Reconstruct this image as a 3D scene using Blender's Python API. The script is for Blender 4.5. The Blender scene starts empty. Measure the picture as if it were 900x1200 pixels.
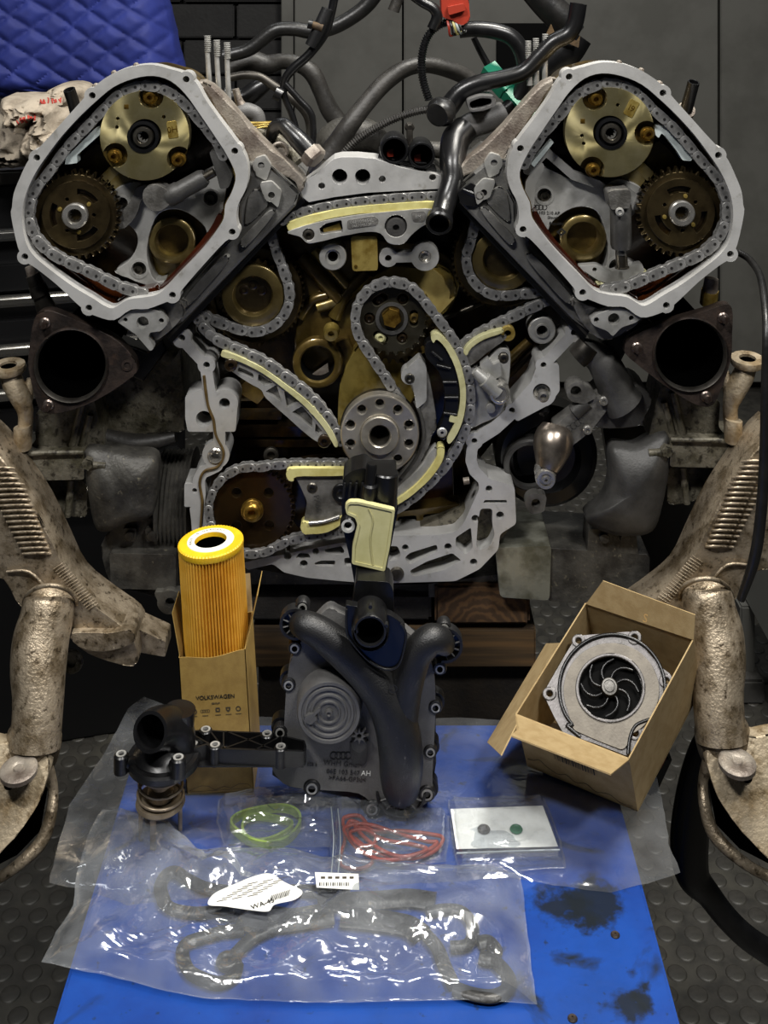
import bpy, bmesh, math, random
from mathutils import Vector, Matrix, noise
from mathutils.geometry import delaunay_2d_cdt
random.seed(7)
R = math.radians
# ---------------------------------------------------------------- camera, world, lights
F, D, YH, ZC = 1400.0, 1400.0/1150.0, -80.0, 1.28      # focal (px), distance to the engine face, horizon row, eye height
TZ = ZC-0.777                                          # table top
scene = bpy.context.scene
col = scene.collection
cd = bpy.data.cameras.new('camera'); cam = bpy.data.objects.new('camera', cd); col.objects.link(cam)
cam.location = (0, -D, ZC); cam.rotation_euler = (R(90), 0, 0)
cd.sensor_width = 36; cd.lens = F/1200*36; cd.sensor_fit = 'AUTO'
cd.shift_x = 0; cd.shift_y = -(600-YH)/1200; cd.clip_start = .02
scene.camera = cam
w = bpy.data.worlds.new('world'); scene.world = w; w.use_nodes = True
w.node_tree.nodes['Background'].inputs[0].default_value = (.75, .87, 1, 1)
w.node_tree.nodes['Background'].inputs[1].default_value = .015
def area(name, loc, to, sx, sy, e, c=(1, 1, 1)):
    l = bpy.data.lights.new(name, 'AREA'); l.shape = 'RECTANGLE'; l.size = sx; l.size_y = sy; l.energy = e; l.color = c
    o = bpy.data.objects.new(name, l); col.objects.link(o); o.location = loc
    o.rotation_euler = (Vector(to)-Vector(loc)).to_track_quat('-Z', 'Y').to_euler(); return o
area('ceiling_strip_light', (.42, -.14, 2.4), (.03, -.2, .5), .12, .5, 30, (1, .96, .88))
area('ceiling_strip_light', (-.1, 1.0, 2.8), (-.1, .9, 0), 2.2, .14, 9, (.95, .98, 1))
area('work_lamp', (-.62, -1.2, 2.45), (-.05, 0, .8), .45, .14, 25, (1, .98, .95))
area('work_lamp', (.78, -1.2, 2.45), (.05, 0, .8), .45, .14, 21, (1, .98, .95))
vs = scene.view_settings
vs.view_transform = 'Standard'; vs.look = 'None'; vs.gamma = 1; vs.exposure = .3; vs.use_curve_mapping = False

# ---------------------------------------------------------------- helpers
def W(px, py, y=0.0):
    d = D+y; return Vector(((px-450)/F*d, y, ZC-(py-YH)/F*d))
def TP(px, py, h=0.0):                                  # a point at height h over the table top
    d = F*(ZC-TZ-h)/(py-YH); return Vector(((px-450)/F*d, d-D, TZ+h))
def FP(px, py, h=0.0):                                  # a point at height h over the floor
    d = F*(ZC-h)/(py-YH); return Vector(((px-450)/F*d, d-D, h))
def K(y): return (D+y)/F                                # metres per pixel at depth y
WP = {}
ROOTS = []
def link(o, parent, c):
    col.objects.link(o)
    if parent is not None:
        o.parent = parent; o.location = c-WP[parent.name]
    else: o.location = c
    WP[o.name] = c.copy()
def tag(o, label=None, cat=None, group=None, kind=None):
    if label: o['label'] = label
    if cat: o['category'] = cat
    if group: o['group'] = group
    if kind: o['kind'] = kind
    return o
def T(name, label, cat, group=None):
    o = bpy.data.objects.new(name, None); o.empty_display_size = .02; link(o, None, Vector((0, 0, 0))); ROOTS.append(o)
    return tag(o, label, cat, group)
def mk(name, V, Fc, mats, parent=None, ang=38, idx=None):
    V = [Vector(v) for v in V]
    lo = Vector([min(v[i] for v in V) for i in range(3)]); hi = Vector([max(v[i] for v in V) for i in range(3)]); c = (lo+hi)/2
    me = bpy.data.meshes.new(name); me.from_pydata([v-c for v in V], [], Fc)
    for m in (mats if isinstance(mats, (list, tuple)) else [mats]): me.materials.append(m)
    if idx: me.polygons.foreach_set('material_index', idx)
    fix(me, ang)
    o = bpy.data.objects.new(name, me); link(o, parent, c); return o
def fix(me, ang):
    me.validate()
    bm = bmesh.new(); bm.from_mesh(me); bmesh.ops.recalc_face_normals(bm, faces=bm.faces); bm.to_mesh(me); bm.free()
    if ang:
        me.polygons.foreach_set('use_smooth', [True]*len(me.polygons)); me.set_sharp_from_angle(angle=R(ang))
def bmk(name, bm, mats, parent=None, ang=38):
    V = [v.co.copy() for v in bm.verts]; bm.verts.index_update(); Fc = [[v.index for v in f.verts] for f in bm.faces]
    idx = [f.material_index for f in bm.faces]; bm.free()
    return mk(name, V, Fc, mats, parent, ang, idx)
def cr(pts, n=5, closed=False):                         # Catmull-Rom through n-D points
    P = [tuple(p) for p in pts]; m = len(P); out = []
    for i in range(m if closed else m-1):
        g = (lambda k: P[k % m]) if closed else (lambda k: P[max(0, min(m-1, k))])
        a, b, c, d = g(i-1), g(i), g(i+1), g(i+2)
        for k in range(n):
            t = k/n; t2 = t*t; t3 = t2*t
            out.append(tuple(.5*(2*b[j]+(c[j]-a[j])*t+(2*a[j]-5*b[j]+4*c[j]-d[j])*t2+(3*b[j]-a[j]-3*c[j]+d[j])*t3) for j in range(len(b))))
    if not closed: out.append(P[-1])
    return out
def circ(x, y, r, n=28): return [(x+r*math.cos(2*math.pi*k/n), y+r*math.sin(2*math.pi*k/n)) for k in range(n)]
def caps(x1, y1, x2, y2, r, n=8):
    a = math.atan2(y2-y1, x2-x1); o = []
    for (x, y, s) in ((x2, y2, a-math.pi/2), (x1, y1, a+math.pi/2)):
        for k in range(n+1): o.append((x+r*math.cos(s+math.pi*k/n), y+r*math.sin(s+math.pi*k/n)))
    return o
def stroke(pts, r): return [caps(*pts[i], *pts[i+1], r) for i in range(len(pts)-1)]
def fil(pts, r, n=4):                                   # rounded corners
    o = []; m = len(pts)
    for i in range(m):
        a, b, c = Vector(pts[i-1]), Vector(pts[i]), Vector(pts[(i+1) % m])
        u = (a-b); v = (c-b); q = min(r, u.length*.45, v.length*.45); p0 = b+u.normalized()*q; p1 = b+v.normalized()*q
        for k in range(n+1):
            t = k/n; o.append(tuple(p0*(1-t)**2+b*2*t*(1-t)+p1*t*t))
    return o
def gear(x, y, r0, r1, n, ph=0.0):
    o = []
    for k in range(n):
        for (q, r) in ((-.32, r0), (-.14, r1), (.14, r1), (.32, r0)):
            a = 2*math.pi*(k+q+ph)/n; o.append((x+r*math.cos(a), y+r*math.sin(a)))
    return o
def area2(p): return sum(p[i-1][0]*p[i][1]-p[i][0]*p[i-1][1] for i in range(len(p)))/2
def region(solids, holes):
    V, Fs = [], []
    for p in list(solids)+list(holes):
        if len(p) == 3 and not isinstance(p[0], (tuple, list, Vector)): p = circ(*p)
        p = [tuple(q)[:2] for q in p]
        if area2(p) < 0: p = p[::-1]
        Fs.append(list(range(len(V), len(V)+len(p)))); V += [Vector(q) for q in p]
    r = delaunay_2d_cdt(V, [], Fs, 2, 1e-4, True)
    ns = len(solids); keep = []
    for f, of in zip(r[2], r[5]):
        if any(k < ns for k in of) and not any(k >= ns for k in of): keep.append(f)
    return r[0], keep
def plate(name, solids, y, th, mats, parent=None, holes=(), bev=.0008, ang=18, to3=None, seg=2):
    """flat part with its front face at depth y (or carried by to3(px,py,h)), th metres thick, holes cut through"""
    if not isinstance(solids[0][0], (tuple, list, Vector)) and not (len(solids[0]) == 3): solids = [solids]
    V2, Fc = region(solids, holes)
    f3 = to3 or (lambda a, b, h: W(a, b, y)+Vector((0, -h, 0)))
    bm = bmesh.new(); vs_ = {}
    def g(i):
        if i not in vs_: vs_[i] = bm.verts.new(f3(V2[i].x, V2[i].y, 0))
        return vs_[i]
    for f in Fc:
        try: bm.faces.new([g(i) for i in f])
        except ValueError: pass
    o3 = f3(V2[0].x, V2[0].y, 0); back = f3(V2[0].x, V2[0].y, -th)-o3
    be = [e for e in bm.edges if len(e.link_faces) == 1]
    vb = {}
    for e in be:
        for v in e.verts:
            if v not in vb: vb[v] = bm.verts.new(v.co+back)
    fr = list(bm.faces)
    for e in be:
        a, b = e.verts
        try: bm.faces.new((a, b, vb[b], vb[a]))
        except ValueError: pass
    if bev:
        bmesh.ops.bevel(bm, geom=be, offset=bev, segments=seg, affect='EDGES', clamp_overlap=True, profile=.5)
    return bmk(name, bm, mats, parent, ang)
def frame(axis):
    z = Vector(axis).normalized(); x = Vector((1, 0, 0)) if abs(z.x) < .9 else Vector((0, 0, 1))
    x = (x-z*x.dot(z)).normalized(); return x, z.cross(x), z
def lathe(name, c, axis, prof, mats, parent=None, n=40, ang=38, idx=None, arc=None):
    """prof: (radius, height along axis) in metres"""
    x, y, z = frame(axis); c = Vector(c); V, Fc, ix = [], [], []; m = len(prof)
    for k in range(n):
        a = 2*math.pi*k/n
        for (r, h) in prof: V.append(c+(x*math.cos(a)+y*math.sin(a))*r+z*h)
    for k in range(n):
        for j in range(m-1):
            a, b = k*m+j, ((k+1) % n)*m+j
            Fc.append((a, b, b+1, a+1)); ix.append(idx[j] if idx else 0)
    # drop degenerate quads at the axis
    F2, I2 = [], []
    for f, i in zip(Fc, ix):
        q = []
        for v in f:
            if not any((V[v]-V[u]).length < 1e-7 for u in q): q.append(v)
        if len(q) >= 3: F2.append(q); I2.append(i)
    bm = bmesh.new(); bv = [bm.verts.new(v) for v in V]
    for f, i in zip(F2, I2):
        fa = bm.faces.new([bv[k] for k in f]); fa.material_index = i
    bmesh.ops.remove_doubles(bm, verts=bm.verts, dist=1e-6)
    return bmk(name, bm, mats, parent, ang)
def lz(name, px, py, y, prof, mats, parent=None, n=40, idx=None, ang=38):
    """disc facing the viewer; prof: (radius in px, mm towards the viewer)"""
    k = K(y); return lathe(name, W(px, py, y), (0, -1, 0), [(r*k, h/1000) for r, h in prof], mats, parent, n, ang, idx)
def sweep(name, pts, rad, mats, parent=None, n=12, cap=True, ang=60, prof=None, flat=1.0, up=None, hollow=0):
    """tube through world points; rad number or list"""
    P = [Vector(p) for p in pts]; m = len(P); rs = rad if isinstance(rad, (list, tuple)) else [rad]*m
    V, Fc = [], []; t0 = (P[1]-P[0]).normalized(); u = Vector(up) if up else (Vector((0, 1, 0)) if abs(t0.y) < .9 else Vector((1, 0, 0)))
    u = (u-t0*u.dot(t0)).normalized()
    for i in range(m):
        t = (P[min(i+1, m-1)]-P[max(i-1, 0)]).normalized(); u = (u-t*u.dot(t)).normalized(); v = t.cross(u)
        for k in range(n):
            a = 2*math.pi*k/n; V.append(P[i]+(u*math.cos(a)*flat+v*math.sin(a))*rs[i])
    for i in range(m-1):
        for k in range(n):
            a, b = i*n+k, i*n+(k+1) % n; Fc.append((a, b, b+n, a+n))
    if hollow:
        for e in (0, m-1):
            base = len(V); t = (P[1]-P[0]).normalized() if e == 0 else (P[m-2]-P[m-1]).normalized()
            for k in range(n): V.append(P[e]+(V[e*n+k]-P[e])*hollow)
            for k in range(n): V.append(P[e]+(V[e*n+k]-P[e])*hollow+t*rs[e]*2.5)
            for k in range(n):
                j = (k+1) % n; Fc.append((e*n+k, e*n+j, base+j, base+k)); Fc.append((base+k, base+j, base+n+j, base+n+k))
            Fc.append(tuple(base+n+k for k in range(n)))
    elif cap: Fc.append(tuple(range(n))); Fc.append(tuple((m-1)*n+k for k in range(n)))
    return mk(name, V, Fc, mats, parent, ang)
def hose(name, pts, mats, parent=None, n=12, sub=7, cor=0, hollow=0, flat=1.0, ang=60):
    """pts: (px,py,depth,radius px); cor = corrugation pitch in px"""
    Q = cr(pts, sub)
    if cor:
        L = [0]
        for i in range(1, len(Q)): L.append(L[-1]+math.hypot(Q[i][0]-Q[i-1][0], Q[i][1]-Q[i-1][1]))
        m = int(L[-1]/cor*4); out = []; j = 0
        for k in range(m):
            s = L[-1]*k/m
            while L[j+1] < s: j += 1
            t = (s-L[j])/max(1e-6, L[j+1]-L[j]); q = [Q[j][i]*(1-t)+Q[j+1][i]*t for i in range(4)]
            q[3] *= (1.0 if (k % 4) < 2 else .78); out.append(q)
        Q = out
    return sweep(name, [W(q[0], q[1], q[2]) for q in Q], [q[3]*K(q[2]) for q in Q], mats, parent, n, ang=ang if not cor else 30, hollow=hollow, flat=flat)
def box(name, c, sx, sy, sz, mats, parent=None, rot=None, bev=.001, seg=2):
    bm = bmesh.new(); bmesh.ops.create_cube(bm, size=1)
    for v in bm.verts: v.co = Vector((v.co.x*sx, v.co.y*sy, v.co.z*sz))
    if bev: bmesh.ops.bevel(bm, geom=list(bm.edges), offset=min(bev, .45*min(sx, sy, sz)), segments=seg, affect='EDGES')
    if rot is not None: bmesh.ops.rotate(bm, cent=(0, 0, 0), matrix=rot, verts=bm.verts)
    bmesh.ops.translate(bm, vec=Vector(c), verts=bm.verts)
    return bmk(name, bm, mats, parent)
def rotm(rx=0, ry=0, rz=0): return (Matrix.Rotation(R(rz), 3, 'Z') @ Matrix.Rotation(R(ry), 3, 'Y') @ Matrix.Rotation(R(rx), 3, 'X'))
def bolt(px, py, y, r, mat, parent, name='bolt', h=5, kind='torx'):
    k = K(y)
    if kind == 'torx':                                  # round head with a socket
        return lz(name, px, py, y, [(r, 0), (r, h*.8), (r*.86, h), (r*.52, h), (r*.46, h*.3), (0, h*.3)], mat, parent, 20)
    return plate(name, [[(px+r*math.cos(math.pi*k/3+.3), py+r*math.sin(math.pi*k/3+.3)) for k in range(6)]], y-h/1000, h/1000, mat, parent, bev=.0006)
def text(name, s, size, to, mat, parent=None, th=.00012, align='CENTER'):
    """flat print; size in metres, to = Matrix placing the text plane"""
    cu = bpy.data.curves.new(name, 'FONT'); cu.body = s; cu.size = size; cu.align_x = align; cu.align_y = 'CENTER'; cu.extrude = th; cu.resolution_u = 3
    o = bpy.data.objects.new(name, cu); me = bpy.data.meshes.new_from_object(o); bpy.data.objects.remove(o)
    V = [to @ v.co for v in me.vertices]; Fc = [list(p.vertices) for p in me.polygons]; bpy.data.meshes.remove(me)
    return mk(name, V, Fc, mat, parent, 0)
def mface(px, py, y, ang=0):                            # text plane facing the viewer, ang degrees counter-clockwise
    return Matrix.Translation(W(px, py, y)) @ Matrix.Rotation(R(90), 4, 'X') @ Matrix.Rotation(R(ang), 4, 'Z')
def settle():                                           # move every Empty to the base of its thing
    bpy.context.view_layer.update()
    for r in ROOTS:
        P = []
        for ch in r.children_recursive:
            if ch.type == 'MESH': P += [ch.matrix_world @ Vector(b) for b in ch.bound_box]
        if not P: continue
        c = Vector((sum((min(p.x for p in P), max(p.x for p in P)))/2, (min(p.y for p in P)+max(p.y for p in P))/2, min(p.z for p in P)))
        r.location = c
        for ch in r.children: ch.location -= c

# ---------------------------------------------------------------- materials
def lin(h):
    h = h.lstrip('#'); v = [int(h[i:i+2], 16)/255 for i in (0, 2, 4)]
    return tuple((x/12.92 if x <= .04045 else ((x+.055)/1.055)**2.4) for x in v)+(1,)
MAT = {}
def M(name, c, rough=.5, metal=0.0, c2=None, sc=40, lo=.42, hi=.62, r2=None, bump=0, bsc=300, coat=0, aniso=None, det=4, c3=None, sc3=8, lo3=.5, hi3=.7, m2=None, spec=.5):
    m = bpy.data.materials.new(name); m.use_nodes = True; nt = m.node_tree; b = nt.nodes['Principled BSDF']; N, L = nt.nodes.new, nt.links.new
    b.inputs['Base Color'].default_value = lin(c); b.inputs['Roughness'].default_value = rough; b.inputs['Metallic'].default_value = metal
    b.inputs['Specular IOR Level'].default_value = spec
    if coat: b.inputs['Coat Weight'].default_value = coat; b.inputs['Coat Roughness'].default_value = .12
    tc = N('ShaderNodeTexCoord')
    def nz(scale, a, z, d=det):
        n = N('ShaderNodeTexNoise'); n.inputs['Scale'].default_value = scale; n.inputs['Detail'].default_value = d; n.inputs['Roughness'].default_value = .62
        L(tc.outputs['Object'], n.inputs['Vector']); mr = N('ShaderNodeMapRange'); mr.inputs[1].default_value = a; mr.inputs[2].default_value = z; L(n.outputs[0], mr.inputs[0]); return mr.outputs[0]
    def mix(f, a, z):
        x = N('ShaderNodeMix'); x.data_type = 'RGBA'; L(f, x.inputs[0])
        for s, v in ((x.inputs[6], a), (x.inputs[7], z)):
            if isinstance(v, tuple): s.default_value = v
            else: L(v, s)
        return x.outputs[2]
    cur = lin(c)
    if c2:
        f = nz(sc, lo, hi); cur = mix(f, cur, lin(c2))
        if r2 is not None:
            mr = N('ShaderNodeMapRange'); mr.inputs[3].default_value = rough; mr.inputs[4].default_value = r2; L(f, mr.inputs[0]); L(mr.outputs[0], b.inputs['Roughness'])
        if m2 is not None:
            mr = N('ShaderNodeMapRange'); mr.inputs[3].default_value = metal; mr.inputs[4].default_value = m2; L(f, mr.inputs[0]); L(mr.outputs[0], b.inputs['Metallic'])
    if c3: cur = mix(nz(sc3, lo3, hi3), cur, lin(c3))
    if not isinstance(cur, tuple): L(cur, b.inputs['Base Color'])
    if bump:
        n = N('ShaderNodeTexNoise'); n.inputs['Scale'].default_value = bsc; n.inputs['Detail'].default_value = 3; L(tc.outputs['Object'], n.inputs['Vector'])
        bp = N('ShaderNodeBump'); bp.inputs['Strength'].default_value = bump; bp.inputs['Distance'].default_value = .002; L(n.outputs[0], bp.inputs['Height']); L(bp.outputs[0], b.inputs['Normal'])
    if aniso:
        b.inputs['Anisotropic'].default_value = aniso; tg = N('ShaderNodeTangent'); tg.direction_type = 'RADIAL'; tg.axis = 'Y'; L(tg.outputs[0], b.inputs['Tangent'])
    MAT[name] = m; return m
ALU = M('machined_aluminium', '#b3b2ae', .38, .45, '#92918c', 30, bump=.05, bsc=900)
RIM = M('sealing_face_aluminium', '#c4c3c0', .4, .4, '#aeadaa', 22, c3='#8f8b80', sc3=90, lo3=.62, hi3=.8, bump=.05, bsc=900)
ALD = M('dull_cast_aluminium', '#7a7874', .45, .35, '#4c4a46', 28, bump=.22, bsc=500)
ALW = M('pale_cast_aluminium', '#958d82', .45, .4, '#6a6058', 26, c3='#44382e', sc3=60, lo3=.58, hi3=.76, bump=.3, bsc=420)
CAST = M('grimy_cast_metal', '#6c675a', .5, .3, '#484435', 40, c3='#2a261e', sc3=140, lo3=.52, hi3=.66, bump=.5, bsc=260)
CASTD = M('dark_grimy_metal', '#4b4944', .5, .3, '#2a2825', 24, c3='#6a6556', sc3=160, lo3=.62, hi3=.74, bump=.35, bsc=260)
GREY = M('charcoal_coated_metal', '#4b4a48', .48, .2, '#363533', 24, bump=.15, bsc=500)
STEEL = M('bright_steel', '#c9c6c0', .26, .8, '#a9a59d', 40)
HUB = M('turned_steel', '#c2bcb0', .3, .8, '#a39d92', 30, aniso=.75)
STEELD = M('dark_steel', '#6b675f', .38, .9, '#4b463d', 50)
CHAIN = M('chain_steel', '#959492', .34, .45, '#737270', 70)
CHAINP = M('chain_pin_steel', '#3a3938', .35, .6)
BRASS = M('gold_plated_steel', '#d2c593', .33, .9, '#bcae78', 30, aniso=.92, c3='#8a6c2c', sc3=26, lo3=.62, hi3=.8)
GOLD = M('gold_bolt_steel', '#9a7a34', .3, .8, '#63481a', 120)
PLUG = M('brass_yellow_metal', '#b8a25a', .33, .6, '#8c7434', 60)
OILY = M('oily_brown_metal', '#705c2e', .3, .5, '#3d2f14', 28, .4, .65, c3='#96823f', sc3=14, lo3=.55, hi3=.75, coat=.6, bump=.15, bsc=160)
OILD = M('dark_oily_metal', '#35291a', .28, .5, '#1a120a', 30, coat=.6, c3='#63491a', sc3=18, lo3=.56, hi3=.8, bump=.25, bsc=140)
OILG = M('gold_oily_aluminium', '#a08c48', .32, .5, '#65521f', 22, .42, .62, c3='#b5ab84', sc3=12, lo3=.55, hi3=.75, coat=.5, bump=.12, bsc=140)
SPRO = M('varnished_sprocket_steel', '#5a4d33', .36, .85, '#3d3220', 34, coat=.3, c3='#7a6a45', sc3=14, lo3=.55, hi3=.75)
PUMPW = M('brown_varnished_steel', '#43331c', .33, .8, '#2e2212', 20, coat=.3)
OIL = M('engine_oil', '#2c0f05', .06, 0, '#451a07', 30, .45, .75, coat=1, spec=.8)
AMBER = M('amber_oil', '#52260a', .08, 0, '#2e1406', 24, coat=1)
RUST = M('rusted_steel', '#3b312b', .55, .4, '#221c19', 40, c3='#503d30', sc3=24, lo3=.55, hi3=.75, bump=.3, bsc=300)
BORE = M('recess_shade_black', '#020202', .95, spec=0)  # shade deep in bores and sockets put into a near-black colour
VOID = M('black_void', '#060606', .8, spec=.1)
BLK = M('black_plastic', '#0d0d0e', .3, 0, '#131314', 60, bump=.06, bsc=800)
BLKM = M('matt_black_plastic', '#19191a', .42, 0, '#141415', 60, bump=.22, bsc=900)
GPL = M('grey_moulded_plastic', '#5c5b5a', .5, 0, '#4c4b4a', 30, bump=.2, bsc=900)
RUB = M('black_rubber', '#121212', .38, 0, '#1b1a19', 50, bump=.15, bsc=260)
RUBD = M('dusty_rubber_hose', '#2c2a27', .5, 0, '#1b1917', 40, c3='#3d3a34', sc3=20, lo3=.55, hi3=.75, bump=.2, bsc=260)
YEL = M('cream_yellow_plastic', '#bcb98e', .4, 0, '#a6a276', 50)
YELB = M('yellow_plastic', '#c6bf80', .4, 0, '#b2a866', 50)
WHT = M('pale_blue_white_plastic', '#b9c1c0', .4, 0, '#9fa8a6', 50)
FILT = M('orange_yellow_paper', '#e3b445', .6, 0, '#d8a532', 60)
FILTC = M('yellow_end_cap', '#e6b91c', .5, 0, '#dcab12', 60, bump=.1, bsc=600)
WRING = M('white_ring', '#e4e2d4', .55)
CARD = M('brown_cardboard', '#a08a62', .8, 0, '#947d55', 90, bump=.08, bsc=800)
CARDG = M('golden_cardboard', '#9c8044', .62, 0, '#8f733b', 70, bump=.06, bsc=800)
INK = M('black_ink', '#1d1a16', .7)
INKG = M('grey_ink', '#40382c', .7)
PRINT = M('pale_print', '#8f8f92', .6)
PAPER = M('white_paper', '#e9e9e4', .7, 0, '#dcdcd6', 60)
GREEN = M('olive_green_rubber', '#7d9440', .5, 0, '#6a8033', 60)
REDR = M('red_silicone', '#93301c', .45, 0, '#7e2513', 60)
DGRN = M('dark_green_rubber', '#12603e', .45)
TEAL = M('green_plastic', '#0f7a5c', .4, 0, '#0a6a50', 40)
REDP = M('red_plastic', '#93301f', .4)
WALLB = M('black_painted_block', '#1d1c1b', .75, 0, '#151414', 12, bump=.5, bsc=90)
JOINT = M('dark_mortar', '#121111', .9)
DOORG = M('grey_painted_steel', '#5b5a55', .5, .1, '#51504b', 6, bump=.04, bsc=200)
DRAW = M('black_drawer_paint', '#0f0f10', .35, .2)
CHROME = M('satin_chrome', '#c9c7c2', .24, 1)
QUILT = M('blue_quilted_fabric', '#1c2870', .7, 0, '#22307e', 14, bump=.25, bsc=500)
RAG = M('beige_cotton', '#a99d8c', .9, 0, '#857a6b', 30, bump=.5, bsc=500)
RAGR = M('red_fabric_print', '#a83a30', .9)
WOOD = M('rough_timber', '#4f3b1e', .75, 0, '#2e2110', 30, bump=.4, bsc=200)
FLOOR = M('black_rubber_mat', '#35332f', .5, 0, '#262522', 30, c3='#43413a', sc3=10, bump=.12, bsc=300)
KNUC = M('tarnished_cast_aluminium', '#a89a85', .4, .62, '#72644f', 45, c3='#3c3122', sc3=170, lo3=.55, hi3=.7, bump=.38, bsc=420)
KNUB = M('pale_knuckle_casting', '#b4a58c', .5, .45, '#8d7a5c', 40, c3='#5a482c', sc3=110, lo3=.57, hi3=.72, bump=.4, bsc=300)
FOAM = M('dark_grey_steel', '#4a4742', .42, .7, '#2e2b27', 30)
FLK = M('grey_head_casting', '#6b6a67', .45, .3, '#4f4e4b', 24, bump=.15, bsc=500)
IDL = M('olive_varnished_steel', '#75663e', .34, .7, '#574a28', 30, coat=.3)
# ---------------------------------------------------------------- special materials
def nodes(name):
    m = bpy.data.materials.new(name); m.use_nodes = True; MAT[name] = m
    return m, m.node_tree, m.node_tree.nodes['Principled BSDF'], m.node_tree.nodes.new, m.node_tree.links.new
def ramp(N, L, src, stops):
    r = N('ShaderNodeValToRGB'); e = r.color_ramp.elements
    while len(e) < len(stops): e.new(.5)
    for q, (p, c) in zip(e, stops): q.position = p; q.color = c if isinstance(c, tuple) else lin(c)
    L(src, r.inputs[0]); return r.outputs[0]
m, nt, b, N, L = nodes('worn_blue_paint'); BLUE = m
tc = N('ShaderNodeTexCoord'); n1 = N('ShaderNodeTexNoise'); n1.inputs['Scale'].default_value = 9; n1.inputs['Detail'].default_value = 6; n1.inputs['Roughness'].default_value = .65
L(tc.outputs['Object'], n1.inputs['Vector']); c1 = ramp(N, L, n1.outputs[0], [(.3, '#072f78'), (.55, '#093f90'), (.75, '#08377c')])
n2 = N('ShaderNodeTexNoise'); n2.inputs['Scale'].default_value = 13; n2.inputs['Detail'].default_value = 8; n2.inputs['Distortion'].default_value = 1.2; L(tc.outputs['Object'], n2.inputs['Vector'])
f2 = ramp(N, L, n2.outputs[0], [(.62, (0, 0, 0, 1)), (.72, (1, 1, 1, 1))])
mx = N('ShaderNodeMix'); mx.data_type = 'RGBA'; L(f2, mx.inputs[0]); L(c1, mx.inputs[6]); mx.inputs[7].default_value = lin('#0c1a28')
n3 = N('ShaderNodeTexNoise'); n3.inputs['Scale'].default_value = 120; n3.inputs['Detail'].default_value = 5; L(tc.outputs['Object'], n3.inputs['Vector'])
f3 = ramp(N, L, n3.outputs[0], [(.66, (0, 0, 0, 1)), (.72, (.8, .8, .8, 1))]); m3 = N('ShaderNodeMix'); m3.data_type = 'RGBA'; L(f3, m3.inputs[0]); L(mx.outputs[2], m3.inputs[6]); m3.inputs[7].default_value = lin('#14233a')
cen = Vector(((-.236+.211)/2, (-.60-.045)/2, TZ-.014)); cur = m3.outputs[2]
n4 = N('ShaderNodeTexNoise'); n4.inputs['Scale'].default_value = 34; n4.inputs['Detail'].default_value = 8; n4.inputs['Roughness'].default_value = .7; L(tc.outputs['Object'], n4.inputs['Vector'])
for (px, py, rad, str_) in ((652, 1062, .032, 1.0), (694, 1058, .030, 1.1), (690, 1084, .018, .8), (650, 1116, .016, .6), (736, 1180, .018, 1.0), (754, 1172, .011, .9), (756, 1154, .010, .8), (742, 1140, .009, .8), (640, 1086, .016, .7)):
    q = TP(px, py)-cen; vd = N('ShaderNodeVectorMath'); vd.operation = 'DISTANCE'; L(tc.outputs['Object'], vd.inputs[0]); vd.inputs[1].default_value = (q.x, q.y, .014)
    mr = N('ShaderNodeMapRange'); mr.inputs[1].default_value = 0; mr.inputs[2].default_value = rad*1.6; mr.inputs[3].default_value = .62*str_; mr.inputs[4].default_value = 0; L(vd.outputs['Value'], mr.inputs[0])
    ad = N('ShaderNodeMath'); ad.operation = 'ADD'; L(mr.outputs[0], ad.inputs[0]); L(n4.outputs[0], ad.inputs[1])
    ms = N('ShaderNodeMapRange'); ms.inputs[1].default_value = .78; ms.inputs[2].default_value = .95; ms.inputs[4].default_value = .95; L(ad.outputs[0], ms.inputs[0])
    x4 = N('ShaderNodeMix'); x4.data_type = 'RGBA'; L(ms.outputs[0], x4.inputs[0]); L(cur, x4.inputs[6]); x4.inputs[7].default_value = lin('#08131c'); cur = x4.outputs[2]
L(cur, b.inputs['Base Color']); b.inputs['Roughness'].default_value = .42
bp = N('ShaderNodeBump'); bp.inputs['Strength'].default_value = .2; bp.inputs['Distance'].default_value = .001; L(n3.outputs[0], bp.inputs['Height']); L(bp.outputs[0], b.inputs['Normal'])
STAIN = M('black_oil_stain', '#0a1420', .3, 0, '#0c2030', 60)
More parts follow.
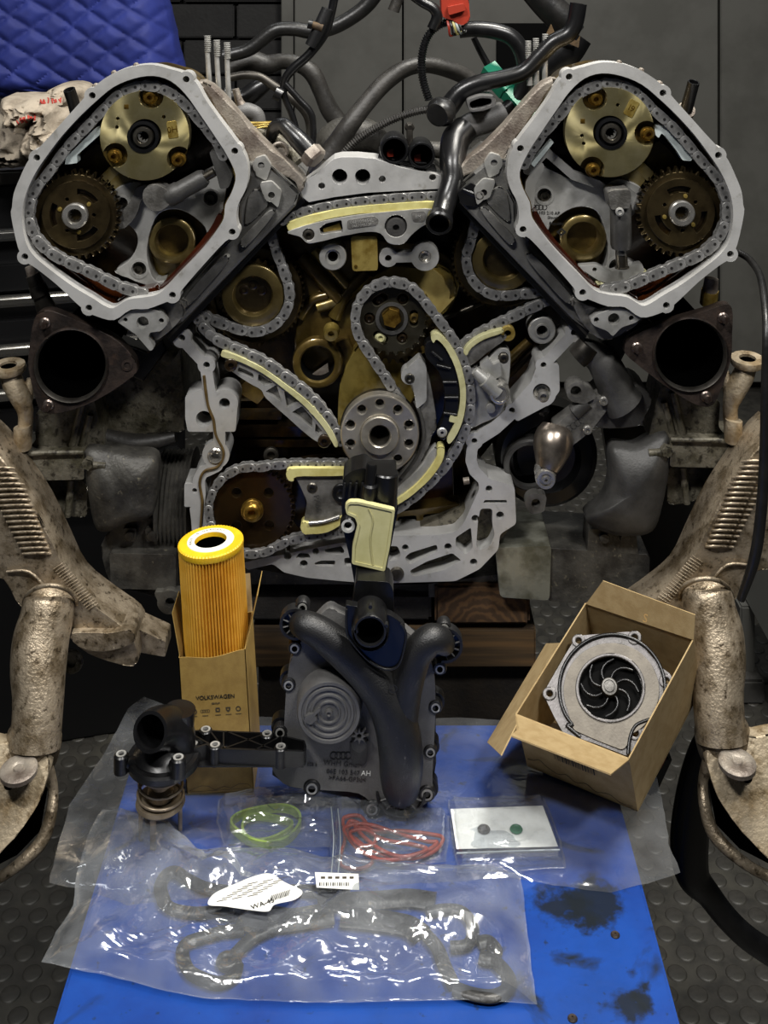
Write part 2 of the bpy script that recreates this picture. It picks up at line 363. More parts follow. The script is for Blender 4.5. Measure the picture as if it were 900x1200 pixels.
def film(name, haze, tint='#dfe8f2', rough=.12, bsc=60, bstr=.35):
    m = bpy.data.materials.new(name); m.use_nodes = True; nt = m.node_tree; nt.nodes.clear(); N, L = nt.nodes.new, nt.links.new
    out = N('ShaderNodeOutputMaterial'); tr = N('ShaderNodeBsdfTransparent'); tr.inputs[0].default_value = (.93, .95, .97, 1)
    df = N('ShaderNodeBsdfDiffuse'); df.inputs[0].default_value = lin(tint); gl = N('ShaderNodeBsdfGlossy'); gl.inputs[0].default_value = (1, 1, 1, 1); gl.inputs[1].default_value = rough
    tc = N('ShaderNodeTexCoord'); nz = N('ShaderNodeTexNoise'); nz.inputs['Scale'].default_value = bsc; nz.inputs['Detail'].default_value = 3; nz.inputs['Distortion'].default_value = .8; L(tc.outputs['Object'], nz.inputs['Vector'])
    bp = N('ShaderNodeBump'); bp.inputs['Strength'].default_value = bstr; bp.inputs['Distance'].default_value = .004; L(nz.outputs[0], bp.inputs['Height']); L(bp.outputs[0], gl.inputs['Normal'])
    n2 = N('ShaderNodeTexNoise'); n2.inputs['Scale'].default_value = 22; n2.inputs['Detail'].default_value = 5; L(tc.outputs['Object'], n2.inputs['Vector'])
    mr = N('ShaderNodeMapRange'); mr.inputs[1].default_value = .35; mr.inputs[2].default_value = .7; mr.inputs[3].default_value = haze*.5; mr.inputs[4].default_value = haze*1.5; L(n2.outputs[0], mr.inputs[0])
    s1 = N('ShaderNodeMixShader'); L(mr.outputs[0], s1.inputs[0]); L(tr.outputs[0], s1.inputs[1]); L(df.outputs[0], s1.inputs[2])
    lw = N('ShaderNodeLayerWeight'); L(bp.outputs[0], lw.inputs['Normal']); pw = N('ShaderNodeMath'); pw.operation = 'POWER'; L(lw.outputs['Facing'], pw.inputs[0]); pw.inputs[1].default_value = 4; fr = N('ShaderNodeMath'); fr.operation = 'MULTIPLY_ADD'; L(pw.outputs[0], fr.inputs[0]); fr.inputs[1].default_value = .8; fr.inputs[2].default_value = .12
    s2 = N('ShaderNodeMixShader'); L(fr.outputs[0], s2.inputs[0]); L(s1.outputs[0], s2.inputs[1]); L(gl.outputs[0], s2.inputs[2]); L(s2.outputs[0], out.inputs[0])
    MAT[name] = m; return m
FILM = film('clear_plastic_film', .12, '#a9adb2', .10, 30, .4); FILMH = film('hazy_plastic_film', .23, '#a9adb2', .10, 30, .45)
m, nt, b, N, L = nodes('endgrain_timber'); GRAIN = m
tc = N('ShaderNodeTexCoord'); wv = N('ShaderNodeTexWave'); wv.wave_type = 'RINGS'; wv.rings_direction = 'Y'; wv.inputs['Scale'].default_value = 38; wv.inputs['Distortion'].default_value = 5; wv.inputs['Detail'].default_value = 4; wv.inputs['Detail Scale'].default_value = 3
mp = N('ShaderNodeMapping'); mp.inputs['Location'].default_value = (0, 0, .03); L(tc.outputs['Object'], mp.inputs[0]); L(mp.outputs[0], wv.inputs['Vector'])
L(ramp(N, L, wv.outputs[0], [(.2, '#36240f'), (.6, '#46301a'), (.9, '#523a1e')]), b.inputs['Base Color']); b.inputs['Roughness'].default_value = .8
m, nt, b, N, L = nodes('long_grain_timber'); PLANK = m
tc = N('ShaderNodeTexCoord'); mp = N('ShaderNodeMapping'); mp.inputs['Scale'].default_value = (6, 60, 160); L(tc.outputs['Object'], mp.inputs[0])
nz = N('ShaderNodeTexNoise'); nz.inputs['Scale'].default_value = 1; nz.inputs['Detail'].default_value = 6; L(mp.outputs[0], nz.inputs['Vector'])
L(ramp(N, L, nz.outputs[0], [(.3, '#1e150a'), (.5, '#40301a'), (.7, '#5a4224')]), b.inputs['Base Color']); b.inputs['Roughness'].default_value = .8

# ---------------------------------------------------------------- room
YW = 2.18
fl = mk('floor', [(-2.6, -2.6, 0), (2.6, -2.6, 0), (2.6, YW+.1, 0), (-2.6, YW+.1, 0)], [(0, 1, 2, 3)], FLOOR); tag(fl, 'black studded rubber floor matting', 'floor', kind='structure')
bm = bmesh.new(); P = [(.0125, 0), (.0118, .0012), (.010, .0017), (.0, .0019)]
me = bpy.data.meshes.new('floor_stud'); V, Fc = [], []
for k in range(16):
    a = 2*math.pi*k/16
    for r, h in P[:3]: V.append((r*math.cos(a), r*math.sin(a), h))
V.append((0, 0, .0019))
for k in range(16):
    j = (k+1) % 16
    for q in range(2): Fc.append((k*3+q, j*3+q, j*3+q+1, k*3+q+1))
    Fc.append((k*3+2, j*3+2, 48))
me.from_pydata(V, [], Fc); me.materials.append(FLOOR); fix(me, 60)
near, rest = [], []
g = .036
for i in range(-40, 41):
    for j in range(0, 66):
        x, y = (i+.5*(j % 2))*g, .02+j*g*.8
        d = y+D; px = 450+F*x/d; py = YH+F*ZC/d
        if -15 < px < 915 and py < 1215:
            vis = (px > 590 or px < 250) and py > 830
            (near if vis and (px > 740 or px < 130 or py > 1020) else rest).append((x, y, py))
near.sort(key=lambda q: -q[2])
rest += near[300:]; near = near[:300]
for x, y, _ in near:
    o = bpy.data.objects.new('floor_stud', me); col.objects.link(o); o.parent = fl; o.location = Vector((x, y, 0))-fl.location
Vr, Fr = [], []
for x, y, _ in rest:
    q = len(Vr); Vr += [(v[0]+x, v[1]+y, v[2]) for v in V]; Fr += [tuple(k+q for k in f) for f in Fc]
o = mk('floor_studs', Vr, Fr, FLOOR, fl, 60); o['kind'] = 'stuff'
# back wall of painted blocks
wb = mk('wall_back', [(-2.6, YW+.02, 0), (2.6, YW+.02, 0), (2.6, YW+.02, 2.9), (-2.6, YW+.02, 2.9)], [(0, 1, 2, 3)], JOINT); tag(wb, 'dark painted block wall', 'wall', kind='structure')
bw, bh = .30, .102
blk = None
for j in range(-7, 9):
    for i in range(-1, 5):
        x = -1.45+i*bw+(bw/2 if j % 2 else 0)-.02; z = 1.078+j*bh-bh/2
        if blk is None:
            blk = box('block', (x, YW, z), bw-.008, .04, bh-.008, WALLB, wb, bev=.004)
        else:
            o = bpy.data.objects.new('block', blk.data); col.objects.link(o); o.parent = wb; o.location = Vector((x, YW, z))-WP[wb.name]
# grey steel door
dr = T('door_1', 'grey painted steel door of wide plain panels', 'door'); dr['kind'] = 'structure'
def vx(px, y): return (px-450)/F*(D+y)
yd = YW-.06
for a, c in ((330, 345), (345.5, 471.5), (472.5, 839), (841, 975)):
    box('panel', ((vx(a, yd)+vx(c, yd))/2, yd, 1.03), vx(c, yd)-vx(a, yd)-.003, .05, 2.0, DOORG, dr, bev=.003)
box('dark_opening', ((vx(582, yd-.03)+vx(655, yd-.03))/2, yd-.028, W(0, 62, yd).z), vx(655, yd)-vx(582, yd), .02, .17, VOID, dr, bev=.002)
# steel cabinet at the right edge
cb = T('steel_cabinet', 'pale grey steel cabinet on a post behind the right control arm', 'cabinet')
yc = .75; k = K(yc)
box('body', (W(945, 0, yc).x, yc, W(0, 672, yc).z), 120*k, .2, 106*k, M('pale_grey_paint', '#8d8d88', .5), cb, bev=.004)
zz = W(0, 725, yc).z
box('post', (W(884, 0, yc).x, yc+.06, zz/2), 18*k, .05, zz, M('grey_post_paint', '#5b5b58', .5), cb, bev=.003)
box('foot', (W(884, 0, yc).x, yc+.06, .02), 30*k, .10, .04, GREY, cb, bev=.004)
# drawer cabinet at the left
tb = T('tool_cabinet', 'black tool cabinet with chrome bar handles behind the left head', 'cabinet')
yc = .62; RT = rotm(rz=14); oc = W(-20, 0, yc); oc.z = 0
def tl(x, y, z): return oc+RT @ Vector((x, y, z))
zt = W(0, 205, yc).z
box('carcass', tl(0, .22, zt/2-.01), .62, .40, zt-.02, DRAW, tb, rot=RT, bev=.004)
box('worktop', tl(0, .2, zt), .64, .46, .022, M('grey_worktop', '#5f5c56', .6, 0, '#45423d', 20, bump=.2), tb, rot=RT, bev=.004)
for a in (238, 320, 386, 438, 492, 560):
    z = W(0, a, yc).z; hgt = .1 if a < 300 else .06
    df = box('drawer', tl(0, .014, z-.012), .60, .02, hgt*.75, DRAW, tb, rot=RT, bev=.003)
    if a > 240 or 1:
        zz = W(0, a+38 if a < 300 else a+34 if a < 350 else a+26, yc).z
        box('handle', tl(0, -.004, zz), .585, .014, .019, CHROME, df, rot=RT, bev=.006, seg=3)
# quilted cover hanging behind
def quilt():
    yq = 1.15; V, Fc = [], []; nx, ny = 110, 66
    def edge_r(py): return 188+29*min(1, max(0, (py+10)/118))**.75
    for j in range(ny+1):
        v = j/ny; py = -46+v*160
        l = -50+ (0 if py < 75 else (py-75)*.9+ (18 if py > 104 else 0)); r = edge_r(py)
        for i in range(nx+1):
            u = i/nx; px = l+(r-l)*u
            s, t = (px*.82+py)/34.0, (px*.70-py*1.05)/34.0
            q = min(abs(s-round(s)), abs(t-round(t)))
            h = .010*min(1, q*3.6)**.5
            e = min(u*6, (1-u)*7, v*6, (1-v)*6, 1); h += .05*math.sin(min(1, e)*math.pi/2)
            h += .012*noise.noise(Vector((px*.014, py*.017, 3)))
            p = W(px+3*noise.noise(Vector((px*.02, py*.02, 9))), py, yq); V.append(p+Vector((0, -h, 0)))
    n0 = len(V)
    for j in range(ny):
        for i in range(nx):
            a = j*(nx+1)+i; Fc.append((a, a+1, a+nx+2, a+nx+1))
    bd = list(range(nx+1))+[(j*(nx+1)+nx) for j in range(1, ny+1)]+[ny*(nx+1)+i for i in range(nx-1, -1, -1)]+[j*(nx+1) for j in range(ny-1, 0, -1)]
    for q in bd: V.append(V[q]+Vector((0, .06, 0)))
    m_ = len(bd)
    for k in range(m_): Fc.append((bd[k], bd[(k+1) % m_], n0+(k+1) % m_, n0+k))
    Fc.append(tuple(n0+k for k in range(m_)))
    return mk('quilted_cover', V, Fc, QUILT, None, 50)
q = quilt(); tag(q, 'royal blue diamond-quilted padded cover hanging behind the left head', 'cover')
st = T('cover_stand', 'dark post and rail carrying the blue quilted cover', 'stand')
box('post', (W(90, 0, 1.27).x, 1.27, W(0, 20, 1.27).z/2), .05, .05, W(0, 20, 1.27).z, DRAW, st)
box('rail', (W(80, 0, 1.27).x, 1.25, W(0, 20, 1.27).z), .4, .03, .03, DRAW, st)
# crumpled rags on the cabinet
def rag(name, label, pts, yc, seed, mat, hgt):
    """crumpled cloth heap over an outline given in px"""
    rnd = random.Random(seed); V, Fc = [], []; cx = sum(p[0] for p in pts)/len(pts); cy = sum(p[1] for p in pts)/len(pts)
    out = cr(pts, 6, True); n = len(out); rings = 16
    for j in range(rings+1):
        t = j/rings
        for i, p in enumerate(out):
            x, y = cx+(p[0]-cx)*t, cy+(p[1]-cy)*t
            a = noise.noise(Vector((x*.05+seed, y*.05, 0)))*2.2; f = abs(noise.noise(Vector((x*.045+a*.5, y*.045-a*.5, seed*3.1))))
            h = hgt*((1-t**2.2)**.6*(.55+.6*(1-2.2*f))+.12*noise.noise(Vector((x*.2, y*.2, 5))))
            V.append(W(x, y, yc)+Vector((0, -max(-.004, h), 0)))
    for j in range(rings):
        for i in range(n):
            a, b_ = j*n+i, j*n+(i+1) % n; Fc.append((a, b_, b_+n, a+n))
    b0 = len(V)
    for i in range(n): V.append(V[rings*n+i]+Vector((0, .05, 0)))
    for i in range(n): Fc.append((rings*n+i, rings*n+(i+1) % n, b0+(i+1) % n, b0+i))
    Fc.append(tuple(b0+i for i in range(n)))
    o = mk(name, V, Fc, mat, None, 70); tag(o, label, 'rag'); return o
rag('rag', 'crumpled beige cloth rag with red print lying on the tool cabinet', [(2, 118), (20, 113), (52, 114), (74, 120), (92, 150), (88, 186), (66, 193), (38, 188), (24, 168), (10, 150)], .56, 3, RAG, .07)
rag('rag', 'smaller beige rag bunched behind the black cam sensor', [(52, 115), (62, 103), (84, 99), (100, 104), (108, 122), (96, 140), (70, 136)], .60, 8, RAG, .05)
rag('rag', 'grey oily rag folded at the far left edge of the tool cabinet', [(-22, 136), (2, 130), (16, 142), (30, 160), (34, 190), (20, 196), (-8, 194), (-22, 180)], .53, 12, M('grimy_cotton', '#746c60', .9, 0, '#4d463d', 24, bump=.5, bsc=500), .06)
from mathutils.bvhtree import BVHTree
r_ = bpy.data.objects['rag']; bvh = BVHTree.FromPolygons([v.co+WP['rag'] for v in r_.data.vertices], [list(p.vertices) for p in r_.data.polygons])
def on_rag(px, py):
    o_ = Vector((0, -D, ZC)); v_ = (W(px, py, 0)-o_).normalized(); h_ = bvh.ray_cast(o_, v_); return (h_[0] or W(px, py, .5))-v_*.001
rq = random.Random(5)
for k in range(15):                                      # worn red print, no longer legible
    cx, cy = (21+k*2.6, 142-k*.6) if k < 9 else (48+(k-9)*4.4, 118-(k-9)*.2)
    pts = [(cx+rq.uniform(-1.6, 1.6), cy+rq.uniform(-4, 4)) for q in range(4)]
    sweep('red_print', [on_rag(*p) for p in cr(pts, 4)], .0011, RAGR, r_, 5)

# ---------------------------------------------------------------- blue bench
bn = T('blue_bench', 'blue painted bench with oil stains, carrying the new parts', 'bench')
xl, xr, y0, y1 = -.236, .211, -.60, -.045
box('top_board', ((xl+xr)/2, (y0+y1)/2, TZ-.014), xr-xl, y1-y0, .028, BLUE, bn, bev=.003)
for sx in (xl+.03, xr-.03):
    for sy in (y0+.03, y1-.03): box('leg', (sx, sy, (TZ-.028)/2), .04, .04, TZ-.028, BLUE, bn, bev=.003)
for sx in (xl+.03, xr-.03): box('stretcher', (sx, (y0+y1)/2, .15), .025, y1-y0-.1, .04, BLUE, bn, bev=.003)
for px, py in ((721, 1096), (671, 1194)):
    lathe('screw', TP(px, py), (0, 0, 1), [(.0036, -.001), (.0036, .0006), (.0026, .0016), (.0008, .0016), (.0006, .0008), (0, .0008)], RUST, bn, 14)
# ---------------------------------------------------------------- cylinder heads
def mir(side):
    return (lambda x, y: (x, y)) if side == 'L' else (lambda x, y: (885-x, y-3))
OUT = [(13, 253), (14, 243), (16, 227), (23, 209), (32, 190), (44, 175), (58, 160), (74, 142), (92, 122), (108, 104), (124, 91), (142, 82), (160, 77), (180, 76), (200, 81), (216, 86), (230, 97), (241, 117), (258, 141), (274, 162), (288, 184), (291, 207), (287, 224), (279, 240), (277, 258), (279, 274), (264, 283), (238, 311), (213, 340), (208, 351), (195, 354), (173, 362), (153, 363), (134, 375), (114, 371), (97, 362), (67, 334), (43, 315), (30, 306), (21, 290)]
INN = [(26, 262), (27, 240), (33, 220), (43, 200), (56, 181), (72, 160), (92, 138), (112, 119), (133, 102), (157, 92), (180, 89), (200, 95), (217, 110), (233, 132), (252, 160), (266, 182), (276, 205), (272, 224), (264, 240), (262, 256), (252, 273), (233, 297), (207, 324), (188, 343), (172, 348), (150, 351), (133, 361), (122, 358), (108, 349), (86, 336), (60, 317), (41, 301), (31, 286)]
BOSS = [(29, 301, 9), (43, 185, 9.5), (108, 112, 9.5), (218, 93, 9.5), (275, 177, 9.5), (272, 272, 9), (202, 346, 9.5), (104, 361, 9)]
RNAME = {'L': 'left', 'R': 'right'}
def ring_pts(x, y, r, n): return [(x+r*math.cos(2*math.pi*k/n), y+r*math.sin(2*math.pi*k/n)) for k in range(n)]
def head(side):
    f = mir(side); g = lambda L_: [f(*p) for p in L_]
    h = T('cylinder_head', {'L': 'silver cylinder head with open timing housing on the left, oily chain inside', 'R': 'silver cylinder head with open timing housing on the right, beside the grey door'}[side], 'engine part')
    YF = -.05
    out, inn = cr(g(OUT), 3, True), cr(g(INN), 3, True)
    plate('housing_rim', [out]+[(*f(a, b), r) for a, b, r in BOSS], YF, .016, RIM, h, holes=[inn]+[(*f(a, b), 4) for a, b, r in BOSS], bev=.0012)
    for a, b, r in BOSS: lz('bolt_hole', *f(a, b), YF+.013, [(4.2, 0), (2.8, 1), (2.8, -2), (0, -2)], STEELD, h, 14)
    cx = sum(p[0] for p in out)/len(out); cy = sum(p[1] for p in out)/len(out)
    sh = lambda P, s: [(cx+(x-cx)*s, cy+(y-cy)*s) for x, y in P]
    plate('housing_wall', [sh(out, .945)], YF+.0165, .085, OILY, h, holes=[sh(inn, .99)], bev=0)
    plate('back_wall', [sh(out, .92)], .038, .01, OILD, h, bev=0)
    # casting lugs standing out past the rim
    for a, b, r, s in ((160, 76, 3, 1), (134, 85, 3, 1), (113, 101, 4, 1)):
        lz('casting_nub', *f(a, b), YF+.012, [(r, 0), (r, 4), (r*.6, 6), (0, 6)], ALW, h, 10)
    # oil lying in the housing
    plate('oil_pool', [cr(g([(40, 300), (62, 318), (88, 338), (110, 351), (124, 359), (134, 362), (138, 352), (120, 345), (96, 326), (70, 308), (50, 292)]), 4, True)], YF+.022, .03, AMBER, h, bev=.002)
    plate('oil_film', [cr(g([(262, 256), (253, 274), (233, 298), (208, 325), (190, 343), (184, 340), (200, 322), (226, 294), (246, 268), (256, 250)]), 3, True)], YF+.02, .04, OIL, h, bev=.002)
    plate('oil_lip', [cr(g([(134, 362), (150, 352), (172, 349), (186, 344), (182, 337), (160, 341), (140, 349)]), 3, True)], YF+.022, .03, OIL, h, bev=.002)
    # lower flank of the head down to the gasket line
    fl = [(290, 190), (292, 206), (288, 224), (280, 240), (279, 272), (264, 284), (213, 341), (208, 352), (190, 356), (196, 392), (214, 378), (347, 241), (352, 226), (330, 205), (312, 190)]
    plate('lower_flank', [g(fl)], -.018, .16, FLK, h, bev=.003)
    plate('flank_rib', [cr(g([(282, 282), (300, 262), (316, 246), (322, 250), (306, 270), (288, 290)]), 3, True)], -.024, .02, FLK, h, bev=.004)
    plate('flank_rib', [cr(g([(214, 352), (240, 322), (262, 300), (268, 306), (246, 332), (222, 358)]), 3, True)], -.026, .02, FLK, h, bev=.004)
    plate('flank_web', [cr(g([(291, 230), (302, 222), (316, 236), (300, 256), (287, 262)]), 3, True)], -.021, .01, FLK, h, bev=.003)
    # pale upper casting behind the rim, with a drilled ear
    pc = [(232, 96), (246, 116), (262, 140), (280, 164), (292, 188), (296, 206), (312, 214), (330, 206), (346, 214), (352, 226), (358, 212), (344, 196), (320, 176), (294, 150), (270, 122), (248, 100)]
    plate('upper_casting', [cr(g(pc), 2, True)], -.012, .02, ALW, h, bev=.004)
    plate('drilled_ear', [fil(g([(304, 214), (318, 212), (330, 224), (326, 244), (308, 228)]), 4), (*f(318, 228), 9)], -.024, .02, ALU, h, holes=[(*f(318, 229), 4)], bev=.001)
    plate('drilled_ear', [(*f(306, 194), 10), fil(g([(298, 186), (310, 182), (318, 194), (312, 212), (300, 206)]), 3)], -.020, .02, ALU, h, holes=[(*f(306, 194), 4)], bev=.001)
    plate('top_deck', [g([(70, 215), (110, 165), (160, 140), (216, 140), (284, 185), (320, 225), (200, 330)])], .045, .12, CAST, h, bev=0)
    # lower corner bracket with a drilled tab
    if side == 'L':
        plate('corner_bracket', [cr(g([(138, 378), (160, 362), (200, 354), (212, 356), (214, 372), (186, 398), (170, 398)]), 3, True)], -.034, .07, ALD, h, bev=.003)
        plate('drilled_tab', [fil(g([(137, 377), (153, 364), (172, 361), (190, 366), (197, 379), (189, 388), (175, 390), (174, 396), (181, 408), (176, 412), (159, 392)]), 3)], -.046, .010, ALU, h, holes=[(*f(167, 378), 7), (*f(147, 375), 2.5), (*f(189, 376), 3)], bev=.0008)
    else:
        plate('drilled_tab', [fil([(691, 375), (700, 368), (722, 360), (745, 366), (752, 372), (746, 378), (728, 384), (718, 395), (712, 388), (696, 382)], 4)], -.046, .012, ALU, h, holes=[(719.5, 374, 6.8), (699, 375, 3), (740, 373, 3)], bev=.0008)
        plate('corner_bracket', [cr([(672, 352), (690, 358), (716, 366), (752, 372), (742, 384), (718, 398), (700, 396), (680, 376)], 3, True)], -.034, .07, ALD, h, bev=.003)
    bolt(*f(214, 357) if side == 'L' else (674, 354), -.022, 6.2, STEEL, h, h=8, kind='hex')
    # head gasket: thin black layers along the parting line
    for k, (dx, c_) in enumerate(((0, BLK), (3.2, STEELD), (6.0, BLK), (8.6, BLK))):
        e = g([(352+dx*.6, 228+dx), (196+dx*.55, 394+dx), (194+dx*.55, 391+dx), (350+dx*.6, 225+dx)])
        plate('head_gasket', [e], -.016+.003*k, .12, c_, h, bev=0)
    # sensor stub on the outer corner
    a = f(86, 122) if side == 'L' else (809, 113)
    s_ = sweep('cam_sensor', [W(a[0]-(-5 if side == 'L' else 5), a[1]+16, .0), W(a[0], a[1]-2, -.005), W(a[0]-(5 if side == 'L' else -4), a[1]-17, -.01)], [7.5*K(0), 7*K(0), 7*K(0)], BLK, h, 16, hollow=.75)
    sweep('sensor_base', [W(a[0]-(-14 if side == 'L' else 14), a[1]+28, .02), W(a[0]-(-4 if side == 'L' else 4), a[1]+15, .0)], [.012, .009], ALW, h, 14)
    return h
HL, HR = head('L'), head('R')
# carriers, bores, bolts inside the housings
def carrier(side, h):
    f = mir(side); g = lambda L_: [f(*p) for p in L_]
    body = cr(g([(132, 226), (146, 216), (163, 213), (182, 222), (210, 216), (236, 204), (256, 196), (266, 208), (262, 240), (258, 260), (232, 292), (190, 338), (176, 336), (150, 326), (134, 318), (150, 306), (160, 290), (160, 274), (146, 258), (136, 246)]), 3, True)
    hol = cr(g([(172, 290), (182, 256), (196, 246), (214, 247), (232, 258), (242, 272), (232, 290), (206, 318), (186, 330), (176, 318)]), 3, True)
    cbolts = [(143, 238, 7), (247, 232, 8.5), (163, 315, 8.5)]
    plate('bearing_carrier', [body], -.012, .02, ALU, h, holes=[hol]+[(*f(a, b), r) for a, b, r in cbolts], bev=.0015)
    for a, b, r in cbolts:
        lz('carrier_bolt', *f(a, b), .0, [(r*.98, 0), (r*.98, 2), (r*.7, 2), (r*.68, 7), (r*.4, 7), (r*.35, 3), (0, 3)], STEELD, h, 18)
        lz('bolt_seat', *f(a, b), -.0115, [(r*1.35, 0), (r*1.35, 1.2), (r*1.02, 1.2), (r*.98, -4)], ALU, h, 20)
    x, y = f(203, 280)
    lz('cam_bore', x, y, .0, [(27, 0), (27, 8), (24.5, 9.5), (20, 9.5), (18.5, 6), (18.5, -8), (0, -9)], [IDL, OILY], h, 36, idx=[0, 0, 0, 0, 1, 1])
    plate('bore_seat', [cr(g([(170, 292), (180, 252), (200, 240), (222, 245), (246, 272), (232, 298), (190, 336), (176, 330)]), 3, True)], .012, .02, OILY, h, holes=[(x, y, 26)], bev=.001)
    # casting webs between phaser and sprocket
    for q in ([(118, 206), (134, 190), (142, 200), (126, 216)], [(128, 214), (146, 196), (158, 210), (140, 228)]): plate('casting_web', [fil(g(q), 3)], -.004, .03, OILG, h, bev=.002)
    plate('casting_web', [cr(g([(92, 190), (112, 168), (124, 180), (128, 196), (112, 208), (98, 204)]), 3, True)], .012, .03, OILY, h, bev=.003)
carrier('L', HL); carrier('R', HR)
plate('carrier_rib', [cr([(130, 262), (140, 252), (152, 236), (160, 220), (176, 216), (178, 224), (166, 234), (160, 252), (148, 266), (138, 268)], 4, True)], -.020, .012, ALD, HL, bev=.003)
# right carrier: frame bridge and lettering
plate('carrier_bridge', stroke([(618, 200), (640, 178), (654, 190), (672, 206), (700, 216), (716, 226), (732, 222), (742, 230), (746, 244)], 5)+stroke([(632, 196), (622, 214), (620, 240)], 6), -.020, .012, ALU, HR, bev=.002)
plate('guide_shoe', [fil([(676, 312), (700, 310), (716, 318), (752, 308), (756, 318), (740, 326), (716, 334), (700, 328)], 3)], -.022, .01, ALU, HR, holes=[(697, 316, 2.6)], bev=.001)
plate('guide_lining', [cr([(700, 330), (718, 335), (742, 327), (757, 318), (757, 324), (740, 334), (718, 341), (702, 337)], 3, True)], -.024, .012, YEL, HR, bev=.001)
for i in range(4):
    plate('ring_emblem', [(625.5+i*4.2, 243, 3.2)], -.0123, .0008, CHAINP, HR, holes=[(625.5+i*4.2, 243, 2.4)], bev=0)
for s, px, py, z in (('06E 103 210 AP', 639, 249.5, .0045), ('Slovak', 648, 255, .0042), ('Republic', 652, 262, .0042)):
    text('lettering', s, z, mface(px, py, -.0126, -2), CHAINP, HR)
plate('diamond_mark', [[(652, 272), (658, 267), (664, 272), (658, 277)]], -.0124, .0006, CHAINP, HR, holes=[[(655, 272), (658, 269.5), (661, 272), (658, 274.5)]], bev=0)

# cam phasers
def phaser(px, py, bolts, badge, bang, sq, dots, label):
    t = T('cam_phaser', label, 'cam phaser', 'gold cam phasers in the two heads'); y = -.034
    plate('rear_flange', [circ(px, py, 53, 56)], y+.005, .012, OILY, t, bev=.002)
    scal = [(x, y_, 14.5) for x, y_ in bolts]
    plate('face_plate', [circ(px, py, 52.5, 64)], y-.009, .013, BRASS, t, holes=[circ(x, y_, r, 24) for x, y_, r in scal]+[circ(px, py, 19.5, 36)]+[(x, y_, 2.1) for x, y_ in dots], bev=.002, seg=3)
    for x, y_ in bolts: lz('bolt', x, y_, y, [(8.6, 0), (8.6, 3), (6.4, 3.4), (6.2, 8), (5.2, 9), (3, 9), (2.8, 4), (0, 4)], GOLD, t, 20)
    lz('centre_ring', px, py, y-.001, [(19.5, 0), (18.5, 9), (15, 9.4), (14, 3), (12.2, 3), (12.2, 8), (11, 9.5), (7.5, 9.5), (6.6, 8.5)], [BLK, STEELD], t, 40, idx=[0, 0, 0, 0, 1, 1, 1, 1])
    plate('splined_bore', [circ(px, py, 8, 24)], y-.0075, .006, STEEL, t, holes=[gear(px, py, 5, 6.6, 9)], bev=0)
    lz('bore_floor', px, py, y-.002, [(8, 0), (0, 0)], BORE, t, 16)
    a = R(bang); c_, s_ = math.cos(a), math.sin(a); qq = [(badge[0]+u*c_-v*s_, badge[1]+u*s_+v*c_) for u, v in ((-6, -10), (6, -10), (6, 10), (-6, 10))]
    plate('badge', [fil(qq, 2)], y-.0096, .0008, PLUG, t, bev=.0002)
    text('badge_lettering', '0H' if px < 450 else 'I9', .0085, mface(badge[0], badge[1], y-.0098, -bang), GOLD, t)
    plate('square_mark', [[(sq[0]-2.6, sq[1]-2.6), (sq[0]+2.6, sq[1]-2.6), (sq[0]+2.6, sq[1]+2.6), (sq[0]-2.6, sq[1]+2.6)]], y-.0094, .0006, GOLD, t, bev=0)
    return t
phaser(169.5, 159, [(177, 113), (135, 182), (210, 186)], (202, 152), -8, (148, 125), [(138, 139), (137, 149), (192, 137)], 'gold cam phaser with three bolts in the left head, above the dark sprocket')
phaser(714.5, 155, [(697, 115), (758, 156), (694, 198)], (740, 127), 28, (683, 142), [(724, 123), (682, 159), (684, 168)], 'gold cam phaser with three bolts in the right head, beside the pale guide')
# exhaust cam sprockets
def cam_sprocket(px, py, rot, label):
    t = T('cam_sprocket', label, 'sprocket', 'dark cam sprockets in the two heads'); y = -.026
    slots = []
    for k in range(3):
        a0 = R(rot+120*k); L_ = [(px+27*math.cos(a0+q*.16), py+27*math.sin(a0+q*.16)) for q in range(-3, 4)]
        slots.append([(px+31*math.cos(a0+q*.16), py+31*math.sin(a0+q*.16)) for q in range(-3, 4)]+[(px+24*math.cos(a0+q*.16), py+24*math.sin(a0+q*.16)) for q in range(3, -4, -1)])
    plate('toothed_ring', [gear(px, py, 48, 53, 38)], y, .009, SPRO, t, holes=[circ(px, py, 36, 48)], bev=.001)
    plate('face_disc', [circ(px, py, 40, 56)], y-.005, .01, SPRO, t, holes=slots+[(px+21*math.cos(R(rot+60+k*120)), py+21*math.sin(R(rot+60+k*120)), 2.3) for k in range(3)], bev=.0015)
    lz('recess_floor', px, py, y+.002, [(38, 0), (0, 0)], OILD, t, 30)
    lz('hub', px, py, y-.006, [(15, 0), (15, 5), (13.5, 6.2), (9, 6.2), (8, 5), (8, -2), (0, -2)], STEEL, t, 36)
    plate('splined_bore', [circ(px, py, 9, 24)], y-.0085, .003, STEELD, t, holes=[gear(px, py, 5.6, 7, 10)], bev=0)
    for k in range(3): lz('index_pip', px+20*math.cos(R(rot+k*120+20)), py+20*math.sin(R(rot+k*120+20)), y-.005, [(2.6, 0), (2.4, 1.2), (0, 1.4)], PLUG, t, 12)
    return t
cam_sprocket(89, 252, -60, 'dark toothed cam sprocket low in the left head')
cs = cam_sprocket(798, 249, -95, 'dark toothed cam sprocket low in the right head, beside the upright tensioner')

